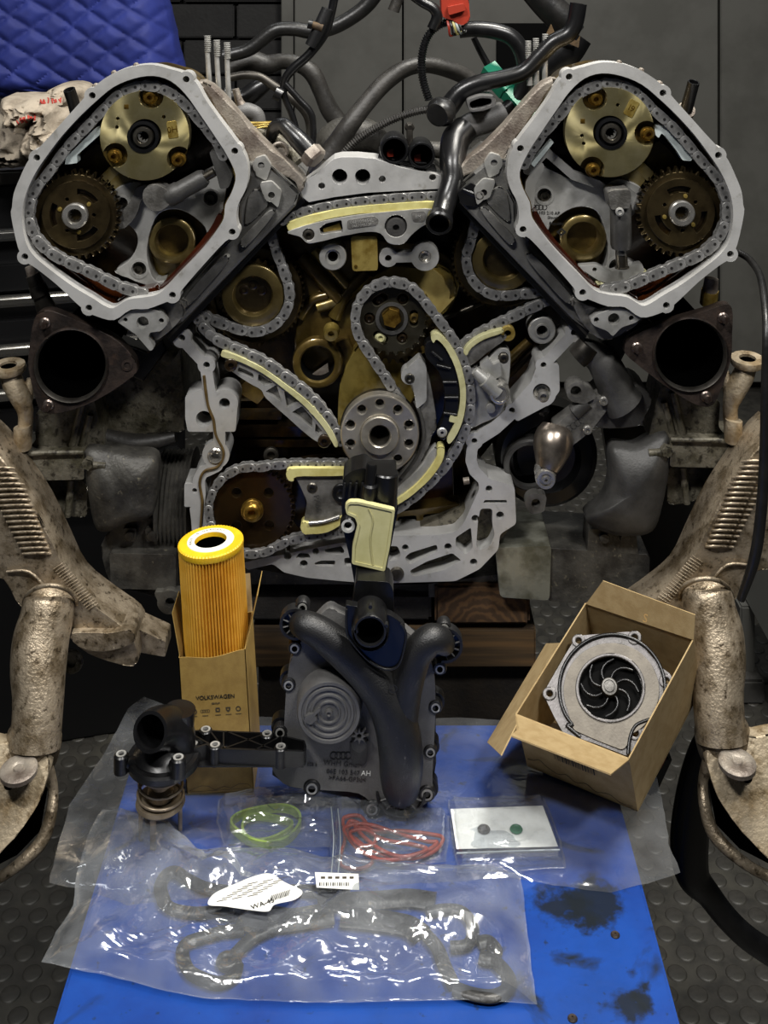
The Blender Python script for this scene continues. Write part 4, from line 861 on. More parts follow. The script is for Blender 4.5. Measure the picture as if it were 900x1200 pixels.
# crank hub -----------------------------------------------------------------
t = T('crank_hub', 'bright turned steel crank hub flange with ten bolt holes', 'crank hub'); cx, cy = 445, 509
plate('flange', [circ(cx, cy, 46, 72)], -.018, .012, HUB, t, holes=[circ(cx+36*math.cos(R(18+36*k)), cy+36*math.sin(R(18+36*k)), 5, 18) for k in range(10)]+[circ(cx, cy, 22, 36)], bev=.0014)
for k in range(10): lz('bolt_hole', cx+36*math.cos(R(18+36*k)), cy+36*math.sin(R(18+36*k)), -.011, [(5, 0), (3.2, .8), (2.6, -3), (0, -3)], CHAINP, t, 14)
lz('rear_boss', cx, cy, -.006, [(47, -16), (47, -1), (45, 0), (23, 0)], STEELD, t, 48)
lz('centre_spigot', cx, cy, -.018, [(22.4, 0), (22.4, 4), (21.4, 5), (13.5, 5), (11.5, 3), (11, -6), (9, -8), (8, -16), (0, -16)], [HUB, STEELD, VOID], t, 48, idx=[0, 0, 0, 0, 1, 1, 1, 2])

# oil pump sprocket, chain and guide ---------------------------------------
t = T('oil_pump_sprocket', 'large dark brown oil pump sprocket with gold centre bolt, lower left', 'sprocket'); cx, cy = 296, 597
plate('toothed_disc', [gear(cx, cy, 46, 50, 46)], -.004, .007, PUMPW, t, holes=[(cx+27*math.cos(R(a)), cy+27*math.sin(R(a)), 5.4) for a in (-46, 44, 134, 226)], bev=.0008)
lz('shaft_boss', cx, cy, -.003, [(13.5, 0), (13, 4), (11.5, 5), (9.5, 5)], GOLD, t, 28)
lz('centre_bolt', cx, cy, -.004, [(11.5, 0), (11, 7), (9.5, 9.5), (7, 10.5), (5, 10.5), (4, 8), (3, 6), (0, 6)], GOLD, t, 24)
chain('oil pump chain circling the big brown sprocket above the bottom flange', [(428, 543, -.006), (405, 543, -.006), (380, 543, -.006), (350, 543, -.006), (322, 544, -.006)]+arc(cx, cy, 51, -80, -290, -.006, 13)+[(340, 632, -.006), (370, 627, -.006), (400, 621, -.006), (428, 614, -.006)], pitch=9.6, w_=9.5)
plate('inner_web', [cr([(352, 540), (400, 538), (420, 560), (400, 620), (356, 622), (340, 600), (344, 560)], 3, True)], .02, .01, OILD, t, bev=.001)
t = T('oil_pump_guide', 'grey guide plate with two yellow fingers inside the oil pump chain', 'chain guide')
plate('guide_plate', [fil([(345, 556), (408, 555), (412, 580), (404, 606), (362, 614), (356, 612), (360, 588), (352, 570)], 4)], -.012, .008, ALD, t, holes=[(366, 571, 5)], bev=.002)
text('lettering', 'PA66', .008, mface(372, 590, -.0124, -80), GREY, t)
plate('upper_finger', [cr([(335, 556), (338, 550), (350, 549), (380, 549), (410, 550), (412, 557), (380, 558), (348, 559), (344, 564), (338, 563)], 3, True)], -.016, .012, YELB, t, bev=.0015)
plate('lower_finger', [cr([(352, 618), (355, 612), (362, 613), (380, 613), (400, 606), (402, 613), (384, 624), (366, 626), (356, 626)], 3, True)], -.016, .012, YELB, t, bev=.0015)
hose('finger_spring', [(362, 613, -.017, 2.2), (380, 611, -.017, 2.2), (398, 605, -.017, 2.2)], STEEL, t, 8, 3)
lz('guide_bolt', 366, 571, -.010, [(6.4, 0), (6.4, 2), (5, 3), (3, 3), (2.4, 0), (0, 0)], STEELD, t, 20)
lz('guide_bush', 400, 577, -.013, [(11, 0), (11, 2), (10, 3), (6, 3), (5, 2), (0, 1)], BLK, t, 24)
# ---------------------------------------------------------------- exhaust flanges
def exhaust(px, py, outl, studs, label):
    t = T('exhaust_flange', label, 'exhaust flange', 'rusty exhaust flanges below the heads'); y = -.034
    plate('flange', [cr(outl, 3, True)], y, .012, RUST, t, holes=[circ(px, py, 42, 56)], bev=.002)
    lz('pipe_lip', px, py, y+.002, [(44.5, 0), (44, 4), (42.6, 5.4), (41, 4), (39.5, 0), (39, -20), (36, -120), (0, -121)], [RUST, FOAM, BORE], t, 56, idx=[0, 0, 1, 1, 2, 2, 2])
    for a, b_, k in studs:
        if k: lz('stud', a, b_, y, [(6.5, 0), (6.5, 2), (5, 3), (5, 8), (4, 9.5), (0, 10)], M_STUD, t, 18)
        else: lz('stud_hole', a, b_, y, [(6.5, 0), (6.5, 1.2), (4, 1.2), (3, -1), (0, -1)], RUST, t, 18)
    return t
M_STUD = M('worn_stud_steel', '#8a7f78', .35, .9, '#5c4c44', 90)
exhaust(84, 427, [(40, 374), (52, 364), (72, 368), (130, 394), (154, 416), (160, 430), (155, 442), (112, 470), (72, 484), (50, 483), (42, 470), (33, 432), (34, 410)], [(53, 378, 1), (149, 428, 0), (57, 474, 1)], 'rusty three-stud exhaust flange with black bore below the left head')
exhaust(808, 414, [(858, 362), (848, 357), (828, 364), (768, 382), (738, 397), (732, 408), (738, 420), (785, 456), (815, 474), (832, 476), (841, 466), (856, 424), (858, 392)], [(847, 372, 1), (746, 407, 1), (827, 464, 1)], 'rusty three-stud exhaust flange with black bore below the right head')
t = T('oxygen_sensor', 'dark steel sensor fitting standing on the left exhaust flange', 'sensor')
hose('body', [(38, 322, -.012, 8), (44, 336, -.012, 9)], FOAM, t, 14, 3); hose('collar', [(43, 334, -.012, 10), (48, 346, -.012, 11)], FOAM, t, 14, 3); hose('stem', [(47, 344, -.012, 9), (56, 366, -.008, 12)], FOAM, t, 14, 3); hose('tip', [(34, 312, -.012, 5), (38, 324, -.012, 6)], ALW, t, 12, 3)
t = T('oxygen_sensor', 'brassy sensor fitting standing on the right exhaust flange', 'sensor')
hose('body', [(834, 326, -.012, 8), (832, 342, -.012, 9)], ALW, t, 14, 3); hose('collar', [(832, 340, -.012, 10), (830, 356, -.008, 10)], PLUG, t, 14, 3)
# ---------------------------------------------------------------- engine mounts and shields
def mount(side):
    t = T('engine_mount_bracket', {'L': 'grimy ribbed mount bracket below the left exhaust flange', 'R': 'grimy ribbed mount bracket below the right exhaust flange'}[side], 'bracket', 'engine mount brackets')
    f = (lambda x, y: (x, y)) if side == 'L' else (lambda x, y: (884-x, y-15)); g = lambda L_: [f(*p) for p in L_]
    plate('upper_web', [fil(g([(40, 486), (58, 476), (110, 468), (118, 500), (124, 530), (28, 532), (42, 516)]), 4)], .012, .05, CAST, t, bev=.004)
    for a, b_, r in (((96, 474), (82, 530), 4.5), ((106, 486), (94, 530), 4)): hose('web_rib', [(*f(*a), .010, r), (*f(*b_), .010, r)], CAST, t, 10, 4)
    plate('cross_bar', [fil(g([(6, 532), (98, 529), (99, 562), (20, 564), (10, 554)]), 4)], -.004, .05, CAST, t, bev=.005, seg=3)
    hose('cross_bar_rim', [(*f(8, 533), -.006, 3.6), (*f(50, 531), -.006, 3.2), (*f(98, 530), -.006, 3)], CAST, t, 8, 3)
    plate('lower_web', [cr(g([(36, 566), (98, 562), (102, 590), (100, 606), (78, 605), (56, 596), (42, 580)]), 3, True)], .02, .04, CAST, t, bev=.004)
    hose('web_rib', [(*f(84, 562), .014, 4.5), (*f(79, 605), .014, 4)], CAST, t, 10, 3)
    bx_ = f(102, 545); bolt(bx_[0], bx_[1], -.004, 7, CAST, t, h=8, kind='hex'); hose('mount_stud', [(*f(106, 545), -.006, 5), (*f(124, 546), -.006, 4.5)], CAST, t, 10, 3)
    return t
mount('L'); mount('R')
def shield(name, label, pts, y, mat, bulge):
    """pressed shell: outline filled by rings that bulge towards the viewer"""
    out = cr(pts, 5, True); n = len(out); cx = sum(p[0] for p in out)/n; cy = sum(p[1] for p in out)/n; V, Fc = [], []; rg = 9
    for j in range(rg+1):
        s = j/rg
        for x, y_ in out:
            a, b_ = cx+(x-cx)*s, cy+(y_-cy)*s; V.append(W(a, b_, y)+Vector((0, -bulge*(1-s**2.5)-.004*noise.noise(Vector((a*.03, b_*.03, 4))), 0)))
    for j in range(rg):
        for i in range(n): a, b_ = j*n+i, j*n+(i+1) % n; Fc.append((a, b_, b_+n, a+n))
    q = len(V)
    for i in range(n): V.append(V[rg*n+i]+Vector((0, .02, 0)))
    for i in range(n): Fc.append((rg*n+i, rg*n+(i+1) % n, q+(i+1) % n, q+i))
    Fc.append(tuple(q+i for i in range(n)))
    o = mk(name, V, Fc, mat, None, 75); return o
tag(shield('heat_shield', '', [(98, 530), (126, 528), (156, 532), (182, 538), (184, 566), (182, 590), (176, 606), (150, 612), (128, 622), (112, 618), (104, 580)], .0, CASTD, .016), 'dark pressed heat shield inboard of the left mount bracket', 'heat shield')
tag(shield('heat_shield', '', [(716, 526), (744, 524), (776, 511), (785, 516), (785, 545), (777, 588), (764, 622), (730, 628), (698, 620), (687, 607), (706, 588), (715, 566)], .0, GREY, .016), 'dark grey pressed heat shield inboard of the right mount bracket', 'heat shield')
# dark accessories in the gaps
t = T('belt_pulley', 'dark ribbed belt pulley left of the timing case flange', 'pulley')
c0 = W(190, 585, .06); lathe('grooved_drum', c0, (1, 0, 0), [(0, 0), (.05, 0)]+[(.05-(.003 if k % 2 else 0), .002+.0022*k) for k in range(14)]+[(.052, .034), (0, .034)], CASTD, t, 40)
lathe('shaft', c0+Vector((-.03, 0, 0)), (1, 0, 0), [(0, 0), (.012, 0), (.012, .03), (0, .03)], FOAM, t, 16)
t = T('lower_crankcase', 'dark oily sump casting with two square bolt pads behind the oil filter', 'engine part')
plate('sump_side', [cr([(118, 640), (132, 618), (150, 608), (186, 606), (196, 618), (204, 640), (204, 700), (160, 694), (134, 690), (124, 670)], 2, True)], .02, .10, CASTD, t, bev=.006)
plate('sump_ledge', [fil([(128, 648), (206, 650), (206, 692), (130, 690)], 4)], .008, .05, CASTD, t, bev=.004)
for a in (152, 178):
    plate('bolt_pad', [fil([(a-8, 619), (a+8, 619), (a+7, 635), (a-7, 635)], 3)], .014, .008, CASTD, t, bev=.001); lz('pad_bolt', a, 627, .013, [(5.5, 0), (5, 3), (3, 3.4), (0, 3)], FOAM, t, 14)
plate('drilled_lug', [(198, 706, 14), fil([(180, 694), (220, 694), (222, 714), (190, 716)], 4)], .0, .012, CASTD, t, holes=[(199, 706, 5.5)], bev=.002)
plate('sump_floor', [fil([(204, 650), (330, 672), (460, 690), (590, 672), (594, 700), (206, 700)], 5)], .03, .16, CASTD, t, bev=.004)
t = T('crossmember', 'pale oily subframe crossmember right of the timing case', 'crossmember')
plate('tube_wall', [fil([(580, 642), (640, 640), (646, 640), (644, 704), (586, 700)], 6)], .01, .08, M('oily_pale_steel', '#8c8c80', .34, .5, '#5f5e50', 30, bump=.2, bsc=200), t, bev=.012, seg=4)
plate('shaded_tube', [fil([(640, 642), (700, 646), (762, 650), (760, 706), (690, 708), (640, 704)], 6)], .014, .08, CASTD, t, bev=.012, seg=4)  # unlit rest of the crossmember, its shade painted as darker metal
plate('lug', [(706, 626, 9), (730, 626, 9), fil([(690, 620), (745, 620), (748, 650), (688, 648)], 4)], .014, .03, CASTD, t, bev=.004)
for a in (708, 732): lz('lug_bolt', a, 630, .013, [(6, 0), (5.4, 3), (0, 3.6)], CASTD, t, 14)
plate('dark_gap_sheet', [fil([(706, 500), (790, 498), (866, 548), (852, 604), (802, 684), (760, 706), (704, 706), (706, 610), (716, 560)], 6)], .10, .02, BLK, t, bev=.003)  # black sheet added to keep the gap behind the right mount dark
t = T('coolant_pipe', 'dark cast coolant elbow under the right gasket line', 'pipe')
hose('elbow', [(676, 408, .0, 12), (690, 412, .0, 15), (706, 424, .0, 19), (718, 446, .0, 21), (724, 462, .0, 22), (732, 474, .0, 24)], GREY, t, 18)
hose('neck_band', [(676, 420, -.006, 13), (684, 412, -.006, 14), (690, 404, -.006, 13)], FOAM, t, 14, 4)
plate('housing', [cr([(700, 470), (720, 456), (748, 452), (764, 468), (756, 488), (748, 500), (700, 502), (694, 488)], 3, True)], .0, .05, GREY, t, bev=.008, seg=3)
t = T('water_outlet', 'grey lever-shaped outlet bracket with two torx bolts right of the case', 'bracket')
plate('arm', [fil([(648, 500), (684, 474), (706, 462), (714, 468), (712, 480), (692, 506), (666, 526), (652, 514)], 4)], -.008, .02, ALD, t, bev=.004)
for i in range(4): plate('ring_emblem', [circ(667+i*5, 502-i*3.2, 4.2, 20)], -.0084, .0008, GREY, t, holes=[circ(667+i*5, 502-i*3.2, 3.2, 20)], bev=0)
for a, b_ in ((707, 469), (688, 503)): lz('torx_bolt', a, b_, -.010, [(5.4, 0), (5.4, 3), (4.4, 4), (2.4, 4), (2, 1.6), (0, 1.6)], STEEL, t, 18)
plate('lever', [(676, 460, 12), fil([(676, 449), (694, 456), (700, 466), (684, 474), (670, 470)], 4)], -.012, .018, ALD, t, holes=[(675, 459, 6.5)], bev=.002)
px_cyl('sleeve', (672, 484), (688, 470), -.004, [(0, 0), (7, 0), (9.5, .05), (9.5, 1), (0, 1)], GREY, t, 20)
t = T('drive_pulley', 'black drum with grey ring rim behind the bright domed stub', 'pulley')
lz('drum', 640, 534, .045, [(60, -30), (60, 0), (54, 6), (40, 8), (34, 0), (0, -2)], BLK, t, 48)
lz('ring_rim', 620, 544, .03, [(30, -14), (30, 2), (28, 4), (24, 4), (22.5, 0), (20, -20), (0, -20)], [GREY, BORE], t, 40, idx=[0, 0, 0, 0, 1, 1])
t = T('domed_stub', 'bright domed steel stub with a bolt at its tip', 'engine part')
hose('dome', [(652, 500, .0, 17), (650, 510, -.004, 22), (647, 524, -.010, 22.5), (644, 538, -.016, 18), (641, 550, -.020, 13)], M('polished_dome', '#a79c90', .3, .9, '#7b7168', 40), t, 28, 6)
lz('tip_collar', 639, 553, -.022, [(12.5, -6), (13, 0), (12, 3), (9, 4)], STEEL, t, 28)
lz('tip_bolt', 639, 560, -.026, [(12, -2), (12, 3), (10.6, 5), (7.5, 5), (7, 3), (5, 3), (4.4, 6), (2, 6), (1.6, 3), (0, 3)], STEEL, t, 28)
o = plate('drilled_tab', [(627, 590, 11.5), fil([(616, 590), (634, 578), (641, 582), (638, 600), (622, 603)], 4)], .004, .012, ALD, eb, holes=[(628, 590, 5.2)], bev=.0015)
plate('under_head_shield', [[(690, 396), (704, 402), (735, 385), (760, 372), (770, 382), (740, 398), (734, 412), (724, 432), (712, 424)]], .006, .02, BLK, HR, bev=.002)
plate('under_head_shield', [[(140, 400), (172, 412), (190, 398), (196, 410), (168, 448), (150, 440), (162, 430)]], .006, .02, BLK, HL, bev=.002)
hose('loose_hose', [(120, 512, .03, 10), (150, 520, .03, 12), (180, 518, .03, 9), (206, 512, .03, 6)], RUBD, eb, 12)
# timber under the engine
o = box('timber_plank', (W(462, 760, .03).x, .075, W(0, 760, .03).z), 332*K(.03), .09, 46*K(.03), PLANK, None, bev=.002); tag(o, 'long rough timber plank under the engine, behind the black separator', 'timber')
o = box('timber_block', (W(566, 0, .02).x, .075, W(0, 712, .02).z), 112*K(.02), .10, 47*K(.02), GRAIN, None, bev=.003); tag(o, 'short timber block showing end grain, on top of the long plank', 'timber')
o = box('timber_block', (W(398, 0, .02).x, .080, W(0, 711, .02).z), 216*K(.02), .10, 47*K(.02), M('very_dark_timber', '#17130e', .7, 0, '#0e0b08', 30, bump=.3), None, bev=.003); tag(o, 'very dark timber block on the plank, left of the end-grain block', 'timber')  # block drawn in a near-black wood tone
zt = W(0, 784, .03).z
for cxp, lb in ((370, 'dark timber post under the left end of the plank'), (560, 'dark timber post under the right end of the plank')):
    o = box('timber_post', (W(cxp, 0, .06).x, .09, zt/2), .12, .09, zt-.002, M('dark_timber', '#1e170e', .75, 0, '#120d08', 30, bump=.3), None, bev=.003); tag(o, lb, 'timber')

# ---------------------------------------------------------------- wheel carriers and damper forks at both sides
def carrier_arm(side):
    f = (lambda x, y: (x, y)) if side == 'L' else (lambda x, y: (886-x, y-8)); g = lambda L_: [f(*p) for p in L_]; s = 1 if side == 'L' else -1
    nm = {'L': 'left', 'R': 'right'}[side]
    t = T('wheel_carrier', 'tarnished cast alloy wheel carrier with ridged flank at the %s edge' % nm, 'wheel carrier', 'wheel carriers at both edges'); y = -.055
    plate('main_casting', [cr(g([(-30, 520), (0, 536), (14, 556), (44, 602), (67, 650), (87, 690), (123, 720), (153, 742), (160, 762), (156, 782), (112, 771), (90, 757), (72, 738), (56, 716), (24, 712), (4, 680), (-30, 660)]), 3, True)], y, .05, KNUC, t, bev=.012, seg=4)
    plate('foot_ledge', [cr(g([(84, 742), (126, 742), (150, 738), (158, 746), (152, 756), (120, 764), (92, 758)]), 3, True)], y-.008, .03, KNUC, t, bev=.006, seg=3)
    plate('foot_tip', [fil(g([(100, 704), (150, 732), (194, 752), (194, 770), (160, 764)]), 3)], y+.02, .03, KNUC, t, bev=.004)
    for k in range(17):                                   # the ridged flank
        u = k/16; a = (2+u*44-(4 if k < 3 else 0), 548+u*100); w2 = 20-5*u
        hose('ridge', [(*f(a[0]-w2*1.3, a[1]+1), y-.002, 1.5), (*f(a[0]+w2*.3, a[1]), y-.004, 1.9), (*f(a[0]+w2*.95, a[1]+1), y+.001, 1.4)], KNUC, t, 8, 2)
    hose('casting_seam', [(*f(8, 670), y-.002, 1.5), (*f(34, 670), y-.004, 1.8), (*f(56, 692), y-.002, 1.5)], KNUC, t, 8, 4)
    for k in range(18):
        u = k/17; b_ = (70+u*40, 662+u*48); hose('knurl', [(*f(b_[0]-7, b_[1]+5), y-.001, .9), (*f(b_[0]+5, b_[1]-3), y+.001, .9)], KNUC, t, 6, 2)
    # upper knuckle arm with eye
    hose('knuckle_arm', [(*f(10, 436), .0, 11), (*f(16, 450), -.002, 12.5), (*f(25, 468), -.004, 11.5), (*f(30, 484), -.004, 9), (*f(29, 504), -.004, 9), (*f(24, 522), -.006, 12)], KNUB, t, 16)
    hose('arm_web', [(*f(36, 444), .006, 5), (*f(32, 464), .004, 7), (*f(30, 480), .002, 6)], KNUB, t, 10, 4)
    c_ = W(*f(10, 428), .0); lathe('ball_joint_eye', c_, (0, -.12, 1), [(.008, -.006), (.0165, -.006), (.0175, -.003), (.0165, .0005), (.0085, .0005), (.008, -.006)], KNUB, t, 30)
    lathe('eye_hole', c_, (0, -.12, 1), [(.0082, -.002), (0, -.002)], BORE, t, 20)
    hose('clevis_pin', [(*f(26, 500), -.010, 10), (*f(27, 512), -.010, 10.5), (*f(27, 524), -.008, 10)], KNUB, t, 16, 3)
    lz('mount_washer', *f(84, 774), y+.03, [(14, 0), (14, 3), (12.5, 4), (6, 4), (5, 1), (0, 1)], CAST, t, 24)
    return t, f, g
for side in 'LR':
    t, f, g = carrier_arm(side); nm = {'L': 'left', 'R': 'right'}[side]; y = -.085
    d = T('damper_fork', 'shiny tarnished alloy damper fork hanging down at the %s edge' % nm, 'damper fork', 'damper forks at both edges')
    hose('tube', [(*f(61, 688), y+.03, 14), (*f(60, 692), y+.03, 22), (*f(59, 700), y+.028, 28), (*f(57, 710), y+.025, 30), (*f(54, 726), y+.02, 31), (*f(48, 750), y+.012, 32.5), (*f(45, 782), y, 32), (*f(45, 816), y-.012, 29.5), (*f(43, 850), y-.022, 29), (*f(40, 876), y-.028, 30)], KNUC, d, 32, 6)
    hose('top_collar', [(*f(59+31*math.cos(R(a)), 708+22*math.sin(R(a))), y+.03-.022*math.sin(R(a-180)), 2.6) for a in range(178, 364, 14)], KNUC, d, 10, 3)
    hose('lower_collar', [(*f(42, 860), y-.022, 30), (*f(40, 866), y-.022, 32), (*f(36, 880), y-.006, 33), (*f(28, 896), y+.006, 33)], KNUC, d, 28, 5)
    plate('fork_cheek', [cr(g([(-30, 880), (0, 872), (28, 870), (52, 878), (58, 898), (52, 922), (44, 944), (28, 968), (8, 992), (-30, 1016)]), 3, True)], y-.036, .014, KNUB, d, bev=.006, seg=3, to3=lambda a, b_, k_: W(a, b_, y-.040-(b_-880)*.0003)+Vector((0, -k_, 0)))
    hose('fork_arm', [(*f(56, 900), y-.02, 7), (*f(62, 924), y-.02, 6), (*f(60, 952), y-.03, 7), (*f(50, 984), y-.04, 8), (*f(28, 1008), y-.05, 7), (*f(0, 1028), y-.055, 6), (*f(-30, 1040), y-.06, 6)], KNUC, d, 12, 6)
    hose('fork_bridge', [(*f(44, 890), y-.02, 16), (*f(54, 900), y-.02, 12)], KNUC, d, 14, 3)
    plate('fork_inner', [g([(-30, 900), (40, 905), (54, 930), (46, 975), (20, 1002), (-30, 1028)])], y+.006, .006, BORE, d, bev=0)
    c_ = W(*f(22, 902), y-.060); lathe('bolt_washer', c_, (0, -.12, 1), [(.0165, -.003), (.0165, .001), (.0145, .0022), (.0065, .0022), (.005, .0012), (.004, .0026), (0, .0026)], ALW, d, 30)
    lz('fork_hole', *f(10, 920), y-.053, [(6, 0), (5.5, .8), (4, .4), (0, .2)], BORE, d, 12)
# loose dark cable and loom at the right
o = hose('brake_hose', [(866, 296, .02, 4), (880, 306, .0, 4.2), (892, 328, -.06, 4.4), (898, 380, -.12, 4.6), (897, 450, -.13, 5.2), (896, 530, -.13, 6), (892, 600, -.13, 6.5), (884, 655, -.13, 6.5), (868, 702, -.12, 5)], RUB, None, 12); tag(o, 'black rubber hose hanging down along the right edge', 'hose')
o = hose('wiring_loom', [(842, 850, -.03, 15), (826, 880, -.03, 19), (814, 930, -.03, 22), (808, 985, -.03, 23), (812, 1025, -.03, 20), (830, 1048, -.03, 15), (852, 1076, -.03, 14), (880, 1102, -.03, 14), (925, 1130, -.03, 15)], BLK, None, 16, 8, flat=.6); tag(o, 'black taped wiring loom trailing down beside the right fork', 'wiring')
t = T('hand_tool', 'small red and black tool handle behind the pump carton', 'tool')
c_ = W(765, 900, -.02); box('grip', c_, .022, .02, .045, BLK, t, rot=rotm(ry=25), bev=.004); box('red_inlay', c_+Vector((.002, -.011, .016)), .014, .004, .014, REDP, t, rot=rotm(ry=25), bev=.001)

# ---------------------------------------------------------------- hoses, studs and looms above the engine
def single(name, label, cat, pts, mat, **kw):
    o = hose(name, pts, mat, None, **kw); return tag(o, label, cat)
for i, (a, b_, c_, d_) in enumerate(((243, 42, 247, 120), (254, 47, 258, 132), (266, 50, 269, 140))):
    t = T('head_stud', 'tall pale steel stud behind the left head, %s of three' % ('leftmost', 'middle', 'rightmost')[i], 'stud', 'steel studs behind the heads')
    hose('shank', [(a, b_+18, .03, 3), (c_, d_, .03, 3.4)], ALU, t, 12, 2); hose('thread', [(a, b_, .03, 4), (a+.6, b_+20, .03, 4)], ALU, t, 12, 6, cor=2.2); hose('collar', [(c_, d_-7, .03, 5), (c_, d_+4, .03, 5)], ALU, t, 12, 2)
for i, (a, b_, c_, d_) in enumerate(((619, 48, 621, 100), (628, 45, 629, 108), (639, 40, 638, 116))):
    t = T('head_stud', 'pale steel stud behind the right head, %s of three' % ('leftmost', 'middle', 'rightmost')[i], 'stud', 'steel studs behind the heads')
    hose('shank', [(a, b_+16, .03, 3.2), (c_, d_, .03, 3.6)], ALU, t, 12, 2); hose('thread', [(a, b_, .03, 3.8), (a, b_+18, .03, 3.8)], ALU, t, 12, 6, cor=2.2)
single('coolant_hose', 'dark shiny hose bending up to the top edge behind the left studs', 'hose', [(262, 66, .16, 8), (284, 61, .16, 8), (298, 54, .16, 8.4), (322, 36, .16, 8.6), (345, 34, .16, 8.6), (366, 37, .16, 9), (390, 32, .16, 9), (414, 19, .16, 9), (432, 4, .16, 9), (446, -16, .16, 9)], RUB)
single('coolant_hose', 'dull brown-grey hose curving down behind the crossing loom', 'hose', [(270, 82, .20, 13), (292, 72, .20, 13), (312, 76, .20, 12), (330, 72, .2, 9.5), (350, 75, .2, 10), (366, 86, .2, 10.5), (377, 108, .2, 10), (386, 128, .2, 11), (396, 142, .2, 11)], RUBD)
single('fuel_line', 'thin dark metal line running from the left studs to the valley', 'pipe', [(266, 92, .12, 5), (286, 88, .12, 5), (304, 90, .12, 5), (320, 100, .12, 5.4), (340, 114, .12, 5.4), (357, 130, .12, 5.4), (363, 146, .12, 5), (364, 170, .12, 5)], FOAM)
single('vent_hose', 'black fat elbow hose low behind the left studs', 'hose', [(262, 112, .16, 12), (284, 116, .16, 12), (302, 104, .16, 11), (314, 96, .16, 8)], BLK)
t = T('wiring_loom', 'black taped wiring loom crossing the hoses right of the left studs', 'wiring')
hose('main_strand', [(394, -14, .08, 5), (388, 16, .08, 5), (380, 40, .08, 5.5), (362, 64, .08, 5.5), (344, 80, .08, 5.5), (334, 94, .08, 5), (333, 112, .08, 4), (342, 134, .08, 4), (348, 156, .08, 4)], BLK, t)
hose('sleeve', [(384, 10, .075, 7), (374, 34, .075, 8), (364, 54, .075, 7)], BLKM, t, 12, 4)
hose('clip', [(361, 28, .07, 5.5), (366, 29, .07, 5.5)], BLK, t, 12, 2); hose('clip_stub', [(366, 29, .07, 4.4), (378, 33, .07, 5)], WOOD, t, 10, 2)
hose('side_strand', [(334, 98, .078, 4), (350, 116, .078, 4), (364, 132, .078, 4), (367, 150, .078, 4), (366, 170, .078, 4)], BLK, t)
hose('cable_tie', [(322, 108, .076, 8), (330, 112, .076, 8)], BLK, t, 12, 2)
single('valley_hose', 'wide grey-brown hose arching from the valley towards the grey pipe', 'hose', [(384, 186, .10, 15), (396, 168, .10, 13), (410, 146, .10, 11.5), (430, 120, .11, 10.5), (452, 96, .12, 10.5), (476, 80, .13, 10), (500, 76, .14, 10), (527, 82, .15, 10), (550, 93, .16, 10), (574, 114, .16, 10)], RUBD)
single('corrugated_conduit', 'grey corrugated conduit rising across the valley behind the round connectors', 'conduit', [(400, 184, .06, 5), (412, 170, .06, 5), (430, 156, .06, 5), (458, 141, .06, 5), (486, 131, .06, 5), (510, 127, .06, 5)], RUBD, n=10, cor=3)
single('corrugated_conduit', 'black corrugated conduit hanging in a loop below the red connector', 'conduit', [(534, 26, .06, 5.4), (518, 28, .06, 5.2), (503, 40, .06, 5.2), (495, 62, .06, 5.2), (495, 90, .06, 5.2), (503, 118, .06, 5.2)], BLK, n=10, cor=3)
single('vent_pipe', 'long glossy black pipe bending from the top edge to a round boot', 'pipe', [(678, 4, .03, 10), (674, 26, .03, 10), (666, 40, .03, 10), (648, 50, .03, 10), (632, 66, .03, 10), (614, 84, .03, 10), (588, 92, .03, 10), (560, 98, .03, 10.5), (540, 108, .03, 11), (527, 124, .03, 12), (520, 132, .03, 12)], BLK, n=16, hollow=.7)
t = T('pipe_boot', 'black flanged rubber boot at the lower end of the glossy pipe', 'boot')
A = W(526, 124, .03); B = W(506, 140, .0); ax = (B-A); lathe('boot_flange', A, ax, [(.008, 0), (.0105, .004), (.0145, .012), (.0158, .014), (.0158, .018), (.013, .021), (.0125, .026), (.009, .027), (0, .024)], RUB, t, 32)
single('vent_hose', 'black hose bending down from the red connector past the glossy pipe', 'hose', [(538, 36, .08, 9), (556, 34, .08, 9.5), (578, 36, .08, 10), (598, 43, .08, 10), (610, 58, .08, 10), (615, 80, .08, 10), (612, 104, .08, 10), (602, 122, .08, 10.5), (584, 138, .08, 11)], BLK)
t = T('red_connector', 'red plastic connector with a tangle of wires at the top edge', 'connector')
plate('shell', [cr([(520, -8), (546, -8), (550, 10), (550, 24), (540, 30), (530, 24), (519, 20), (517, 6)], 3, True)], .05, .03, REDP, t, bev=.003)
plate('clip', [fil([(524, 8), (544, 4), (546, 12), (526, 18)], 2)], .044, .006, REDP, t, bev=.001)
for k, c_ in enumerate((REDP, BLK, YELB, WHT, RUBD)): hose('wire', [(524+k*3, 22, .055, 1.5), (526+k*3.4, 32, .05, 1.5), (528+k*4, 42-k, .055, 1.5), (538+k*2, 36, .06, 1.5)], c_, t, 6)
single('drain_hose', 'short black hose end curling down from the top edge', 'hose', [(478, -10, .05, 6), (494, 2, .05, 6), (508, 10, .05, 6.4), (512, 20, .05, 6.6), (507, 34, .05, 7)], BLK, hollow=.7)
single('drain_hose', 'small grey tube end hanging in from the top edge', 'hose', [(470, -12, .05, 6.4), (465, 2, .05, 6.6), (461, 13, .05, 7)], RUBD, hollow=.7)
t = T('green_connector', 'green plastic plug slanting behind the black pipes', 'connector')
A, B = W(571, 80, .10), W(618, 134, .07); sweep('plug_body', [A, A.lerp(B, .5), A.lerp(B, .52), B], [.012, .012, .0105, .0105], TEAL, t, 4, ang=30, up=(0, 1, .2)); sweep('plug_rib', [A.lerp(B, .25)+Vector((0, -.011, 0)), A.lerp(B, .45)+Vector((0, -.011, 0))], .003, TEAL, t, 8)
single('release_rod', 'thin black rod slanting down to the green plug', 'rod', [(555, 44, .10, 3.6), (564, 62, .10, 4), (574, 80, .10, 4.4)], BLK)
